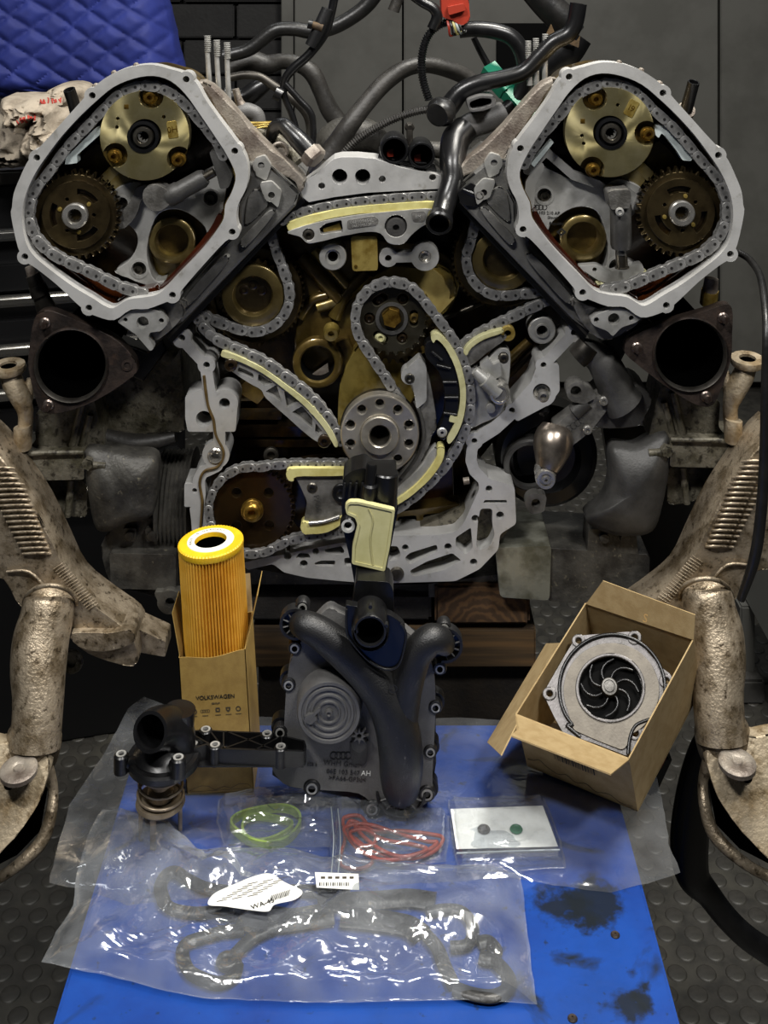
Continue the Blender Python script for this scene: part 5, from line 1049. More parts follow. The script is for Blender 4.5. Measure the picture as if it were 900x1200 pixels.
t = T('intake_trunk', 'thick matt black trunking at the top edge beside the glossy pipe', 'trunking')
hose('duct', [(624, -14, .14, 17), (642, 6, .14, 18), (660, 24, .14, 18), (672, 40, .14, 15)], RUB, t, 18); hose('tail', [(676, 40, .15, 20), (660, 62, .15, 21), (640, 78, .15, 16), (616, 88, .15, 8)], BLK, t, 16)
plate('torn_tape', [fil([(640, 40), (646, 28), (650, 38), (676, 48), (680, 42), (678, 56)], 1)], .12, .002, WOOD, t, bev=0)
t = T('outlet_pipe', 'large black outlet pipe with open ring end above the right idler', 'pipe')
hose('grey_sleeve', [(590, 132, .05, 14), (572, 140, .045, 15), (552, 147, .04, 15), (536, 158, .03, 15)], GPL, t, 18)
hose('pipe', [(546, 150, .03, 16), (534, 164, .02, 17), (530, 190, .0, 15), (530, 212, -.01, 13), (522, 236, -.02, 13), (516, 256, -.035, 13)], BLK, t, 20)
lathe('open_end', W(515, 259, -.037), (-.12, -1, -.35), [(.0115, -.008), (.0132, -.004), (.0135, .004), (.0118, .006), (.0098, .005), (.0095, -.01), (0, -.012)], [BLK, BORE], t, 32, idx=[0, 0, 0, 0, 1, 1])
hose('mounting_strap', [(542, 222, -.02, 3), (556, 228, -.02, 4), (566, 228, -.02, 4)], BLK, t, 8, 3)
plate('mounting_ear', [fil([(536, 226), (552, 214), (572, 226), (570, 236), (556, 242), (540, 240)], 3)], -.022, .006, BLK, t, holes=[(562, 229, 4)], bev=.001)
lz('ear_eyelet', 562, 229, -.0225, [(5.5, 0), (5.2, 1.5), (3.4, 1.5), (3, -2), (0, -2)], STEEL, t, 18)
t = T('sensor_connector', 'grey open plug socket lying above the outlet pipe', 'connector')
RT = rotm(ry=14, rx=-20); c_ = W(563, 122, .02)
plate('socket', [fil([(546, 117), (562, 111), (580, 112), (582, 124), (568, 130), (550, 132)], 5)], .012, .03, GPL, t, holes=[fil([(550, 120), (563, 115), (576, 116), (576, 122), (566, 126), (552, 128)], 4)], bev=.001)
plate('socket_floor', [fil([(548, 118), (562, 112), (578, 113), (580, 124), (568, 128), (552, 130)], 4)], .03, .004, BORE, t, bev=0)
t = T('round_connectors', 'twin black round plug sockets with red inserts on the valley plate', 'connector')
for a, b_, r, s_ in ((462, 176, 17, .9), (494, 182, 16, .8)):
    lz('socket', a, b_, -.004, [(r*.9, -40), (r, -20), (r, 0), (r*.94, 2), (r*.82, 2), (r*.78, 0), (r*.76, -18), (0, -18)], [BLK, BORE], t, 36, idx=[0, 0, 0, 0, 0, 1, 1])
    plate('red_insert', [fil([(a-9, b_+0), (a-1, b_-2), (a-1, b_+8), (a-8, b_+8)], 2)], .010, .003, REDP, t, bev=.0005)
plate('carrier_block', [fil([(444, 178), (450, 186), (510, 192), (512, 204), (450, 200), (442, 192)], 3)], .004, .04, BLK, t, bev=.002)
lz('top_nut', 480, 150, .02, [(6, -10), (6, 0), (4, 2), (0, 2)], FOAM, t, 6); hose('nut_post', [(480, 152, .02, 4), (480, 170, .02, 4)], FOAM, t, 10, 2)
t = T('pressure_sensor', 'black angled sensor plug with bright hex nut at the left of the valley plate', 'sensor')
hose('plug', [(318, 160, .02, 7), (322, 150, .015, 8.5), (332, 147, .01, 9.5), (340, 154, .005, 10), (350, 164, .0, 11.5), (362, 177, -.005, 11.5)], BLK, t, 16)
A, B = W(363, 178, -.005), W(376, 192, -.012); lathe('hex_nut', A, B-A, [(0, 0), (.0125, 0), (.0125, .010), (.010, .0125), (0, .0125)], ALW, t, 6, ang=20)
hose('tail_conduit', [(318, 160, .02, 5), (308, 168, .02, 5), (300, 180, .03, 5)], BLK, t, 10, 6, cor=3)
# clutter on the valley side of the left head
t = T('injector_rail', 'grimy injector rail pieces with pale ring between left head and valley', 'engine part')
hose('rail', [(276, 150, .03, 7), (300, 152, .03, 8), (330, 168, .03, 8), (350, 190, .02, 8)], CAST, t, 12)
lz('pale_ring', 328, 176, .012, [(11, 0), (11, 3), (9, 4), (7, 3), (6, 0), (0, 0)], ALW, t, 24)
for k in range(3): hose('brass_strip', [(280, 143+k*4, .025, 1.6), (300, 144+k*3, .025, 1.6), (322, 143+k*2, .025, 1.6)], PLUG, t, 6)
hose('grey_elbow', [(274, 136, .05, 9), (286, 130, .05, 10), (300, 134, .05, 9), (304, 146, .05, 8)], GPL, t, 14)
hose('clip_post', [(276, 104, .05, 4), (280, 118, .05, 5), (284, 126, .05, 7)], ALW, t, 10)
t = T('rear_plenum', 'dark rounded casing deep in the valley behind the hoses', 'engine part')
hose('casing', [(372, 172, .16, 12), (400, 158, .16, 20), (430, 160, .16, 20), (448, 172, .16, 14)], CASTD, t, 18); hose('side_stub', [(445, 168, .15, 8), (520, 176, .15, 10), (560, 170, .15, 12)], CASTD, t, 12)
hose('rear_lump', [(555, 180, .10, 14), (580, 168, .10, 18), (606, 150, .10, 14), (622, 140, .10, 8)], CASTD, t, 14)
# ---------------------------------------------------------------- oil filter and its carton
def tilt(o_pt, ang):                                     # leaning frame on the bench
    return Matrix.Translation(o_pt) @ Matrix.Rotation(R(ang), 4, 'Y')
FLc = TP(219, 932); FM = tilt(FLc, -3.5); bwid, bdep, bhgt = .0605, .060, .124
def fp(x, y, z): return FM @ Vector((x, y, z))
t = T('filter_carton', 'golden brown printed carton holding the yellow oil filter', 'carton')
def panel(name, q, th, parent, mat):
    """thin quad panel through 4 points"""
    a, b_, c_, d_ = [Vector(p) for p in q]; n = (b_-a).cross(d_-a).normalized()*th
    V = [a, b_, c_, d_, a+n, b_+n, c_+n, d_+n]
    return mk(name, V, [(0, 1, 2, 3), (7, 6, 5, 4), (0, 4, 5, 1), (1, 5, 6, 2), (2, 6, 7, 3), (3, 7, 4, 0)], mat, parent, 30)
w2, d2, h2 = bwid, bdep, bhgt
def curved_front(y, rise, name):
    V, Fc = [], []
    for k in range(13):
        u = k/12; z = h2-.006*math.sin(math.pi*u)**2*rise+ .004*u
        V += [fp(w2*u, y, 0), fp(w2*u, y, z), fp(w2*u, y+.0008, 0), fp(w2*u, y+.0008, z)]
    for k in range(12):
        a, b_ = 4*k, 4*k+4; Fc += [(a, b_, b_+1, a+1), (a+2, a+3, b_+3, b_+2), (a+1, b_+1, b_+3, a+3)]
    return mk(name, V, Fc, CARDG, t, 30)
fr_ = curved_front(0, .6, 'front_panel'); curved_front(d2-.001, 0, 'back_panel')
panel('side_panel', [fp(w2, 0, 0), fp(w2, d2, 0), fp(w2, d2, h2+.004), fp(w2, 0, h2+.004)], -.0008, t, CARDG)
panel('side_panel', [fp(0, 0, 0), fp(0, d2, 0), fp(0, d2, h2), fp(0, 0, h2)], .0008, t, CARDG)
panel('bottom_panel', [fp(0, 0, .0005), fp(w2, 0, .0005), fp(w2, d2, .0005), fp(0, d2, .0005)], .0006, t, CARDG)
panel('open_flap', [fp(w2, .004, h2+.004), fp(w2, d2-.004, h2+.004), fp(w2+.012, d2-.008, h2+.046), fp(w2+.012, .010, h2+.046)], .0007, t, CARDG)
panel('open_flap', [fp(0, .004, h2), fp(0, d2-.004, h2), fp(-.006, d2-.012, h2+.034), fp(-.006, .012, h2+.034)], .0007, t, CARDG)
panel('open_flap', [fp(.02, d2, h2), fp(w2, d2, h2), fp(w2-.002, d2+.012, h2+.034), fp(.02, d2+.012, h2+.034)], .0007, t, CARD)
def ft(x, z, ang=0): return FM @ Matrix.Translation((x, -.0006, z)) @ Matrix.Rotation(R(90), 4, 'X')
text('lettering', 'VOLKSWAGEN', .0052, ft(.031, .087), INK, fr_); text('lettering', 'GROUP', .0022, ft(.031, .0815), INKG, fr_)
def fplate(name, sol, hol=()):
    V2, Fc = region(sol, hol); return mk(name, [fp(v.x/1000, -.0005, v.y/1000) for v in V2], Fc, INKG, fr_, 0)
fplate('printed_logo', [circ(11, 75, 2.8)], [circ(11, 75, 1.9)]); fplate('printed_logo_letters', stroke([(9.6, 76.4), (11, 73.4), (12.4, 76.4)], .3))
for k in range(4): fplate('printed_logo', [circ(18.2+k*1.9, 75, 1.4, 18)], [circ(18.2+k*1.9, 75, 1.05, 18)])
fplate('printed_logo', [fil([(30.5, 73.6), (34.5, 73.6), (34.5, 77.4), (30.5, 77.4)], .6)], [circ(32.5, 75.5, 1)]); fplate('printed_logo', [fil([(39.6, 77.4), (44, 77.4), (43.6, 74.6), (41.8, 72.8), (40, 74.6)], .4)], [circ(41.8, 75.6, .9)]); fplate('printed_logo', [circ(51, 75.4, 2.3)], [circ(51, 75.4, 1.5)])
for k, x in enumerate((11, 21, 32.5, 42, 51)): fplate('printed_caption', [[(x-2.6, 70.6), (x+2.6, 70.6), (x+2.6, 71.1), (x-2.6, 71.1)]])
fplate('printed_skyline', stroke([(3, 4), (8, 6.5), (14, 8), (20, 7.4), (26, 3.5), (34, 6.4), (40, 4.6), (48, 8), (56, 7), (58, 4.5)], .18)+stroke([(3, 3), (57, 3.4)], .15))
t = T('oil_filter', 'yellow pleated cartridge oil filter standing in the golden carton', 'oil filter')
fc = Vector((.0300, .0300)); fz0, fz1 = .004, .207
V, Fc = [], []; n = 122; rr = lambda k: .0298 if k % 2 else .0246
for k in range(n):
    a = 2*math.pi*k/n
    for z in (fz0, fz1): V.append(fp(fc.x+rr(k)*math.cos(a), fc.y+rr(k)*math.sin(a), z))
for k in range(n): a, b_ = 2*k, 2*((k+1) % n); Fc.append((a, b_, b_+1, a+1))
mk('pleated_paper', V, Fc, FILT, t, 0)
C0 = fp(fc.x, fc.y, fz1); AX = FM.to_3x3() @ Vector((0, 0, 1))
V, Fc = [], []; n = 120
prof = [(.0295, -.001), (.0303, .001), (.0303, .0045), (.0290, .0056), (.0215, .0058)]
for k in range(n):
    a = 2*math.pi*k/n; q = .0004 if k % 2 else 0
    for r, h in prof: V.append(fp(fc.x+(r-(q if r > .025 else 0))*math.cos(a), fc.y+(r-(q if r > .025 else 0))*math.sin(a), fz1+h-(q*.8 if .022 < r else 0)))
m_ = len(prof)
for k in range(n):
    for j in range(m_-1): a, b_ = k*m_+j, ((k+1) % n)*m_+j; Fc.append((a, b_, b_+1, a+1))
mk('end_cap', V, Fc, FILTC, t, 30)
lathe('white_ring', C0, AX, [(.0218, .0056), (.0214, .0064), (.0150, .0064), (.0146, .0050)], WRING, t, 48)
lathe('inner_tube', C0, AX, [(.0147, .006), (.0143, .002), (.0143, -.05), (0, -.05)], [FILTC, BORE], t, 40, idx=[0, 1, 1])
Vt, Ft = [], []
for k, ch in enumerate('MADE IN GERMANY  --  ---  ---- --  '):
    a = R(200-k*10.2)
    if ch == ' ': continue
    cu = bpy.data.curves.new('x', 'FONT'); cu.body = ch; cu.size = .0038; cu.align_x = 'CENTER'; o = bpy.data.objects.new('x', cu); me_ = bpy.data.meshes.new_from_object(o); bpy.data.objects.remove(o)
    mt_ = FM @ Matrix.Translation((fc.x+.0172*math.cos(a), fc.y+.0172*math.sin(a), fz1+.0066)) @ Matrix.Rotation(a-math.pi/2, 4, 'Z')
    q = len(Vt); Vt += [mt_ @ v.co for v in me_.vertices]; Ft += [[i+q for i in p.vertices] for p in me_.polygons]; bpy.data.meshes.remove(me_)
mk('ring_lettering', Vt, Ft, INKG, t, 0)

# ---------------------------------------------------------------- thermostat housing
t = T('thermostat', 'black plastic thermostat housing with coil spring and ribbed arm', 'thermostat')
def Q(px, py, d): return Vector(((px-450)/F*d, d-D, ZC-(py-YH)/F*d))
dT = 1.028; kT = dT/F; ax = Q(188, 900, dT)
sweep('elbow', [Q(*p) for p in cr([(206, 886, 1.032), (207, 872, 1.032), (205, 860, 1.030), (196, 853, 1.024), (184, 854, 1.012), (176, 858, 1.0)], 5)], [q[0]*kT for q in cr([(22,), (22,), (23,), (23,), (22.5,), (21,)], 5)], BLK, t, 28, hollow=.82)
c_ = Q(192, 884, dT); lathe('valve_body', c_, (0, 0, 1), [(0, -.016), (.018, -.016), (.024, -.010), (.026, -.004), (.026, .002), (.022, .006), (.016, .012), (0, .014)], BLK, t, 40)
lathe('clamp_flange', c_, (0, 0, 1), [(.020, -.006), (.031, -.006), (.0315, -.001), (.030, .001), (.021, .0015)], BLK, t, 40)
for px, py, d in ((142, 885, 1.015), (209, 889, 1.0), (226, 872, 1.04)):
    b0 = Q(px, py, d); lathe('screw_boss', b0, (0, 0, 1), [(0, -.014), (.0062, -.014), (.0062, .0), (.005, .0012), (.0036, .0012), (.0034, 0), (0, 0)], BLK, t, 20)
    lathe('metal_insert', b0, (0, 0, 1), [(.0044, .001), (.0044, .0016), (.0026, .0016), (.0024, -.004), (0, -.004)], ALU, t, 18)
    sweep('boss_web', [b0+Vector((0, 0, -.007)), Vector((c_.x, c_.y, c_.z-.006))], .005, BLK, t, 8)
# ribbed arm: outer wall + crossing ribs, lying flat
hz_ = Q(0, 875, 1.03).z; ht = .013
def ap(px, py):                                          # point of the arm's upper edge
    d = F*(ZC-hz_)/(py-YH); return Vector(((px-450)/F*d, d-D, hz_))
def wall(name, pts, th=.0016, h=ht):
    V, Fc = [], []; P = [ap(*p) for p in pts]
    for i, p in enumerate(P):
        tn = (P[min(i+1, len(P)-1)]-P[max(i-1, 0)]).normalized(); nn = Vector((-tn.y, tn.x, 0))*th/2
        V += [p+nn, p-nn, p-nn-Vector((0, 0, h)), p+nn-Vector((0, 0, h))]
    for i in range(len(P)-1):
        a, b_ = 4*i, 4*i+4; Fc += [(a, b_, b_+1, a+1), (a+1, b_+1, b_+2, a+2), (a+2, b_+2, b_+3, a+3), (a+3, b_+3, b_, a)]
    Fc += [(0, 1, 2, 3), (4*len(P)-4, 4*len(P)-1, 4*len(P)-2, 4*len(P)-3)]
    return mk(name, V, Fc, BLK, t, 30)
wall('arm_wall', [(214, 858), (232, 856), (248, 856), (262, 857), (290, 858), (312, 859), (330, 862), (356, 868)])
wall('arm_wall', [(214, 880), (228, 876), (242, 872), (252, 876), (262, 877), (290, 878), (328, 879), (356, 880)], .002)
wall('arm_wall', [(356, 868), (358, 874), (356, 880)])
for a, b_ in (((246, 856), (262, 877)), ((262, 857), (262, 877)), ((262, 877), (312, 859)), ((266, 857), (320, 878)), ((300, 878), (330, 862)), ((222, 858), (246, 872)), ((330, 862), (330, 879))): wall('arm_rib', [a, b_], .0014)
q0 = [ap(*p)-Vector((0, 0, ht)) for p in ((214, 880), (356, 880), (356, 866), (214, 858))]; mk('arm_floor', q0+[p-Vector((0, 0, .0012)) for p in q0], [(0, 1, 2, 3), (4, 5, 6, 7), (0, 1, 5, 4), (1, 2, 6, 5), (2, 3, 7, 6), (3, 0, 4, 7)], BLK, t, 30)
for px, py in ((241, 856), (313, 861), (252, 874), (329, 876)):
    b0 = ap(px, py)+Vector((0, 0, .001)); lathe('screw_boss', b0, (0, 0, 1), [(0, -.016), (.0058, -.016), (.0058, -.0008), (.005, 0), (.0034, 0), (.003, -.002), (0, -.002)], BLK, t, 20)
    lathe('metal_insert', b0, (0, 0, 1), [(.0042, -.0002), (.0042, .0005), (.0026, .0005), (.0024, -.003), (0, -.003)], ALU, t, 18)
# spring, plunger and feet
z1, z0 = Q(0, 897, dT).z, Q(0, 938, dT).z
sp = []
for k in range(100): a = 2*math.pi*3.4*k/99; r = .0165+.0035*k/99; sp.append(Vector((ax.x+r*math.cos(a), ax.y+r*math.sin(a), z1+(z0-z1)*k/99)))
SPR = M('bronze_spring_steel', '#9a8c78', .38, .6, '#786a56', 60)
sweep('coil_spring', sp, .0013, SPR, t, 8)
lathe('wax_capsule', Vector((ax.x, ax.y, z0)), (0, 0, 1), [(.011, -.002), (.011, .010), (.0075, .012), (.0075, .020), (.0085, .021), (.0085, .036), (0, .036)], [SPR, PLUG], t, 28, idx=[0, 0, 0, 1, 1, 0])
lathe('foot_plate', Vector((ax.x, ax.y, z0)), (0, 0, 1), [(0, -.003), (.0195, -.003), (.0212, -.001), (.0205, .002), (.012, .003), (0, .003)], SPR, t, 40)
for a in (-100, 20, 140, 200):
    x, y = ax.x+.017*math.cos(R(a)), ax.y+.017*math.sin(R(a)); box('foot', (x, y, (z0-.002+TZ)/2), .005, .003, z0-.002-TZ, SPR, t, rot=rotm(rz=a+90), bev=.0006)

# ---------------------------------------------------------------- oil separator cover
t = T('oil_separator', 'black Y-pipe oil separator cover standing upright on the bench', 'oil separator'); ys = -.172
plate('base_plate', [cr([(346, 764), (360, 740), (374, 722), (387, 713), (402, 720), (440, 730), (476, 740), (500, 768), (509, 790), (510, 840), (507, 900), (506, 930), (496, 944), (470, 948), (440, 944), (420, 930), (380, 926), (340, 922), (324, 910), (318, 894), (326, 876), (332, 858), (334, 830), (336, 800), (340, 776)], 3, True)], ys, .012, GPL, t, bev=.003, seg=3)
plate('side_skirt', [cr([(344, 768), (376, 726), (474, 744), (506, 790), (505, 935), (440, 940), (330, 916), (322, 892), (336, 850), (338, 790)], 3, True)], ys+.011, .018, BLK, t, bev=.003)
bosses = [(355, 707, 8.4), (346, 754, 8), (339, 797, 8.4), (329, 852, 8.4), (366, 917, 10), (436, 941, 10.2), (500, 924, 10.2), (504, 875, 8.2), (510, 823, 8.2), (515, 778, 8.2), (520, 731, 8.2)]
for px, py, r in bosses:
    ins = (px, py) not in ((355, 707), (346, 754), (515, 778), (520, 731)); lz('bolt_boss', px, py, ys+.006, [(r, -14 if ins else -2), (r, 6), (r*.86, 7.5), (r*.62, 7.5)], BLKM, t, 26); lz('metal_sleeve', px, py, ys+.006, [(r*.64, 0), (r*.64, 8.2), (r*.42, 8.2), (r*.4, -6), (0, -6)], [ALU, BORE], t, 24, idx=[0, 0, 1, 1])
    if ins: lz('boss_recess', px, py, ys+.005, [(r*1.35, -10), (r*1.35, 0), (r, 0)], BLK, t, 24)
yo = ys-.012
hose('y_pipe', [(350, 731, yo+.010, 13), (358, 733, yo+.002, 16), (377, 743, yo, 18), (404, 764, yo, 20), (430, 790, yo, 21), (452, 820, yo-.002, 23), (465, 852, yo-.003, 25.5), (470, 885, yo-.003, 26), (470, 906, yo+.002, 25), (470, 922, yo+.012, 22)], BLKM, t, 28)
hose('y_branch', [(522, 756, yo+.010, 12), (516, 750, yo+.003, 15), (504, 750, yo, 17), (490, 764, yo, 18), (481, 786, yo, 19), (474, 812, yo, 20), (468, 842, yo, 22)], BLKM, t, 26)
def fan(px, py, r, a0, a1, y=ys):
    plate('end_flange', [stroke([(px+r*math.cos(R(a0+(a1-a0)*k/12)), py+r*math.sin(R(a0+(a1-a0)*k/12))) for k in range(13)], 1.6)[k] for k in range(12)], y-.004, .010, BLKM, t, bev=.0004)
    plate('flange_floor', [circ(px, py, r*.95, 30)], y+.004, .006, BLK, t, bev=0)
    for k in range(6):
        a = R(a0+(a1-a0)*(k+.5)/6); hose('flange_rib', [(px+r*.5*math.cos(a), py+r*.5*math.sin(a), y-.002, 1.0), (px+r*math.cos(a), py+r*math.sin(a), y-.002, 1.0)], GPL, t, 6, 2)
fan(346, 732, 17, 80, 290); fan(522, 757, 19, -100, 100); fan(470, 930, 28, 5, 175)
# breather pot
lz('breather_pot', 386.5, 820, ys, [(40, -6), (38.5, 0), (37, 16), (35.5, 18), (32, 18), (31, 16.6), (29.5, 16.6), (28.5, 18), (26, 18), (25, 16.6), (22, 16.6), (21, 18), (19, 18), (18, 16.6), (14, 16.6), (13, 18), (11.5, 18), (10.5, 16.6), (4.5, 16.6), (4.2, 19), (2.4, 19.6), (1.6, 18.4), (0, 18.4)], GPL, t, 64)
plate('pot_clip', [fil([(357, 840), (366, 836), (372, 843), (364, 850), (357, 846)], 2), caps(368, 838, 374, 832, 1.6)], ys-.020, .006, GPL, t, bev=.0008)
plate('vent_star', [[(421+(11 if k % 2 == 0 else 5)*math.cos(math.pi*k/8), 863+(11 if k % 2 == 0 else 5)*math.sin(math.pi*k/8)) for k in range(16)]], ys-.012, .004, GPL, t, holes=[(421, 863, 2.6)], bev=.0005)
lz('vent_stub', 421, 864, ys, [(9, 0), (8.5, 10), (6, 10.5), (0, 10.5)], BLK, t, 20)
plate('star_shadow', [fil([(410, 870), (432, 868), (430, 892), (426, 898), (420, 894), (414, 898), (411, 890)], 2)], ys-.002, .003, BLK, t, bev=.0006)  # shadow below the vent star, painted as a black patch
for k in range(4): plate('ring_emblem', [circ(391+k*5.6, 886, 4.6, 24)], ys-.0006, .0010, BLK, t, holes=[circ(391+k*5.6, 886, 3.5, 24)], bev=0)
for s, px, py, z in (('WHM GmbH', 402, 895.5, .0062), ('06E 103 547', 402, 905, .0058), ('>PA66-GF30<', 407, 913, .0056)): text('lettering', s, z, mface(px, py, ys-.0008, -4), BLK, t)
text('white_lettering', 'AH', .0062, mface(429, 906.5, ys-.0008, -4), PAPER, t)
text('lettering', '003 026 6', .0040, mface(361, 896, ys-.0008, -3), BLK, t)
lz('mould_mark', 461, 807, yo-.0155, [(4.4, 0), (4.4, .5), (3.8, .5), (3.8, 0)], BLKM, t, 20)
# port with bracket plate
plate('port_bracket', [cr([(405, 712), (412, 710), (450, 718), (470, 730), (475, 742), (470, 772), (462, 782), (450, 782), (430, 772), (410, 750), (406, 738)], 3, True)], ys-.026, .008, BLK, t, bev=.002)
hose('bracket_rim', [(406, 714, ys-.027, 1.4), (406, 738, ys-.027, 1.4), (412, 752, ys-.027, 1.4), (432, 774, ys-.027, 1.4), (450, 784, ys-.027, 1.4), (464, 782, ys-.027, 1.4), (471, 770, ys-.027, 1.4), (476, 744, ys-.027, 1.4), (470, 731, ys-.027, 1.4)], BLKM, t, 8)
lz('port', 434, 730, ys-.034, [(20, -16), (20, 6), (19, 12), (18.4, 13), (16.4, 13), (15.6, 10), (15, -8), (0, -9)], [BLK, BLKM, BORE], t, 40, idx=[0, 0, 1, 1, 1, 2, 2])
lz('port_skirt', 434, 738, ys-.03, [(23, -8), (22, 4), (20, 6)], BLK, t, 36)
for a in (-90, 10, 150): lz('port_tab', 434+19*math.cos(R(a)), 730+19*math.sin(R(a)), ys-.046, [(2.4, -4), (2.4, 1), (0, 1)], BLKM, t, 8)

# crankcase valve with the yellow plate -------------------------------------
t = T('crankcase_valve', 'black valve with pale yellow filter plate in front of the crank hub', 'valve'); yv = -.150
yv -= .016
plate('filter_plate', [fil([(404, 593), (409, 588), (420, 588), (463, 598), (457, 640), (451, 670), (412, 661), (413, 640), (419, 616), (416, 607), (406, 603)], 3)], yv, .006, M('pale_yellow_plastic', '#c3be8c', .45, 0, '#b8b37f', 40), t, bev=.0012)
po_ = fil([(404, 593), (409, 588), (420, 588), (463, 598), (457, 640), (451, 670), (412, 661), (413, 640), (419, 616), (416, 607), (406, 603)], 3)
pi_ = fil([(407, 594), (410, 591), (420, 591), (459.5, 600), (454, 640), (448.5, 666), (415.5, 658.5), (416, 641), (422, 616), (418, 604.5), (408, 600.5)], 2)
plate('plate_rim', [po_], yv-.0012, .003, MAT['pale_yellow_plastic'], t, holes=[pi_], bev=.0005)
hose('plate_seam', [(432, 596, yv-.0006, .8), (437, 610, yv-.0006, .8), (434, 632, yv-.0006, .8), (437, 662, yv-.0006, .8)], MAT['pale_yellow_plastic'], t, 6)
yv += .016
plate('valve_body', [fil([(402, 560), (412, 552), (428, 548), (436, 556), (465, 556), (466, 600), (452, 672), (456, 700), (418, 700), (412, 664), (402, 620), (400, 590)], 4)], yv+.0065, .03, BLK, t, bev=.003)
px_cyl('solenoid', (452, 552), (449, 596), yv+.004, [(0, 0), (14, 0), (15.5, .04), (15.5, 1), (0, 1)], BLK, t, 24)
px_cyl('hose_nipple', (436, 543), (431, 590), yv-.004, [(0, 0), (5.5, 0), (6.5, .05), (6.5, .5), (9, .55), (9, 1), (0, 1)], BLK, t, 18)
for k in range(4): hose('body_rib', [(404+k*7, 566, yv+.004, 1.6), (402+k*7, 584, yv+.004, 1.6)], BLKM, t, 6, 2)
lz('grommet', 408, 614, yv+.004, [(9.5, -6), (9.5, 2), (8, 4), (5, 4), (4.2, 1), (4, -4), (0, -4)], [BLK, PAPER, PAPER, PAPER, BORE, BORE], t, 26, idx=[0, 0, 1, 2, 4, 5])
plate('lower_neck', [fil([(417, 680), (456, 682), (461, 692), (462, 722), (412, 718), (416, 690)], 4)], ys-.012, .024, BLK, t, bev=.003)

# ---------------------------------------------------------------- water pump in its carton
def Pd(x, d, h): return Vector((x, d-D, TZ+h))
cFL, cFR, cBL = Pd(.1185, 1.07, .0754), Pd(.2091, 1.02, .0703), Pd(.1947, 1.15, .1305)
cu_, cv_ = cFR-cFL, cBL-cFL; cn = cu_.cross(cv_).normalized()
if cn.z < 0: cn = -cn
cBR = cFR+cv_; cd_ = -cn*.079
t = T('pump_carton', 'open brown cardboard carton tilted on the bench, holding the water pump', 'carton')
panel('front_panel', [cFL, cFR, cFR+cd_, cFL+cd_], .0012, t, CARD); panel('back_panel', [cBL, cBR, cBR+cd_, cBL+cd_], .0012, t, CARD)
panel('left_panel', [cFL, cBL, cBL+cd_, cFL+cd_], .0012, t, CARD); panel('right_panel', [cFR, cBR, cBR+cd_, cFR+cd_], .0012, t, CARD)
panel('bottom_panel', [cFL+cd_*.98, cFR+cd_*.98, cBR+cd_*.98, cBL+cd_*.98], .0012, t, CARD)
cam_p = Vector((0, -D, ZC))
def onplane(px, py, p0, nn):
    v = Vector(((px-450)/F, 1, -(py-YH)/F)); return cam_p+v*((p0-cam_p).dot(nn)/v.dot(nn))
p4 = Q(815, 720, 1.10); f1 = [cBL, cBR, p4, onplane(707, 680, cBL, (cBR-cBL).cross(p4-cBL).normalized())]
bk = panel('back_flap', f1, .0012, t, CARD)
p4 = Q(716, 907, .985); panel('front_flap', [cFL, cFR, p4, onplane(600, 862, cFL, (cFR-cFL).cross(p4-cFL).normalized())], .0012, t, CARD)
p4 = Q(572, 871, 1.09); pnl = (cBL-cFL).cross(p4-cFL).normalized(); lfl = panel('left_flap', [cFL, cFL.lerp(cBL, .62), onplane(641, 755, cFL, pnl), p4], .0012, t, CARD); panel('left_flap_tab', [cFL, p4, onplane(588, 886, cFL, pnl), onplane(606, 850, cFL, pnl)], .0012, t, CARD)
text('embossed_mark', 'S', .010, Matrix.Translation(Q(755, 722, 1.105)+Vector((0, -.004, 0))) @ Matrix.Rotation(R(70), 4, 'X') @ Matrix.Rotation(R(-18), 4, 'Z'), M('embossed_card', '#8f7141', .8), bk)
nn_ = cd_.cross(cu_).normalized()
if nn_.y > 0: nn_ = -nn_
def cfr(a, b_, off=.0016): return cFL+cu_*a+cd_*b_+nn_*off
Vb, Fb = [], []; x = .30; rb = random.Random(4)
while x < .66:
    w_ = rb.choice((.005, .008, .013)); q = len(Vb); Vb += [cfr(x, .30), cfr(x+w_, .30), cfr(x+w_, .56), cfr(x, .56)]; Fb.append((q, q+1, q+2, q+3)); x += w_+rb.choice((.006, .010))
mk('barcode', Vb, Fb, INK, t, 0)
SK = [(.02, .80), (.08, .78), (.14, .72), (.2, .80), (.3, .86), (.38, .80), (.46, .88), (.56, .82), (.64, .90), (.76, .84), (.86, .92), (.97, .88)]
sweep('printed_skyline', [cfr(a, b_, .0014) for a, b_ in cr(SK, 4)], .00025, INKG, t, 5)
pw_ = cFL+cu_*.35+cv_*.62+cd_; wz_ = pw_.z-TZ-.010
o = box('timber_wedge', (min(pw_.x, .175), min(pw_.y, -.075), TZ+wz_/2), .05, .045, wz_, PLANK, None, bev=.002); tag(o, 'small timber offcut propping up the pump carton from behind', 'timber')
# pump
vdir = (Q(714, 806, 1.09)-cam_p).normalized(); pn = (cn*.45-vdir*.75).normalized(); pc0 = cFL+cu_*.5+cv_*.5-cn*.016
def pp(px, py, h): return onplane(px, py, pc0, pn)+pn*h
def pl(name, sol, h, th, mat, parent, holes=(), bev=.0008): return plate(name, sol, 0, th, mat, parent, holes=holes, bev=bev, to3=lambda a, b_, k: pp(a, b_, h+k))
t = T('water_pump', 'silver water pump with black vaned impeller lying in the open carton', 'water pump')
bod = [(676, 745), (738, 740), (749, 744), (753, 757), (775, 782), (786, 790), (790, 800), (782, 809), (780, 822), (773, 830), (756, 852), (754, 866), (742, 878), (735, 886), (700, 872), (660, 859), (650, 841), (638, 816), (640, 806), (662, 768)]
px0, py0 = 714.5, 806
bh_ = [(678, 751, 3.4), (743.6, 747.4, 3.8), (780.5, 798, 3.8), (744.5, 859.6, 3.8), (644, 813, 3.6)]
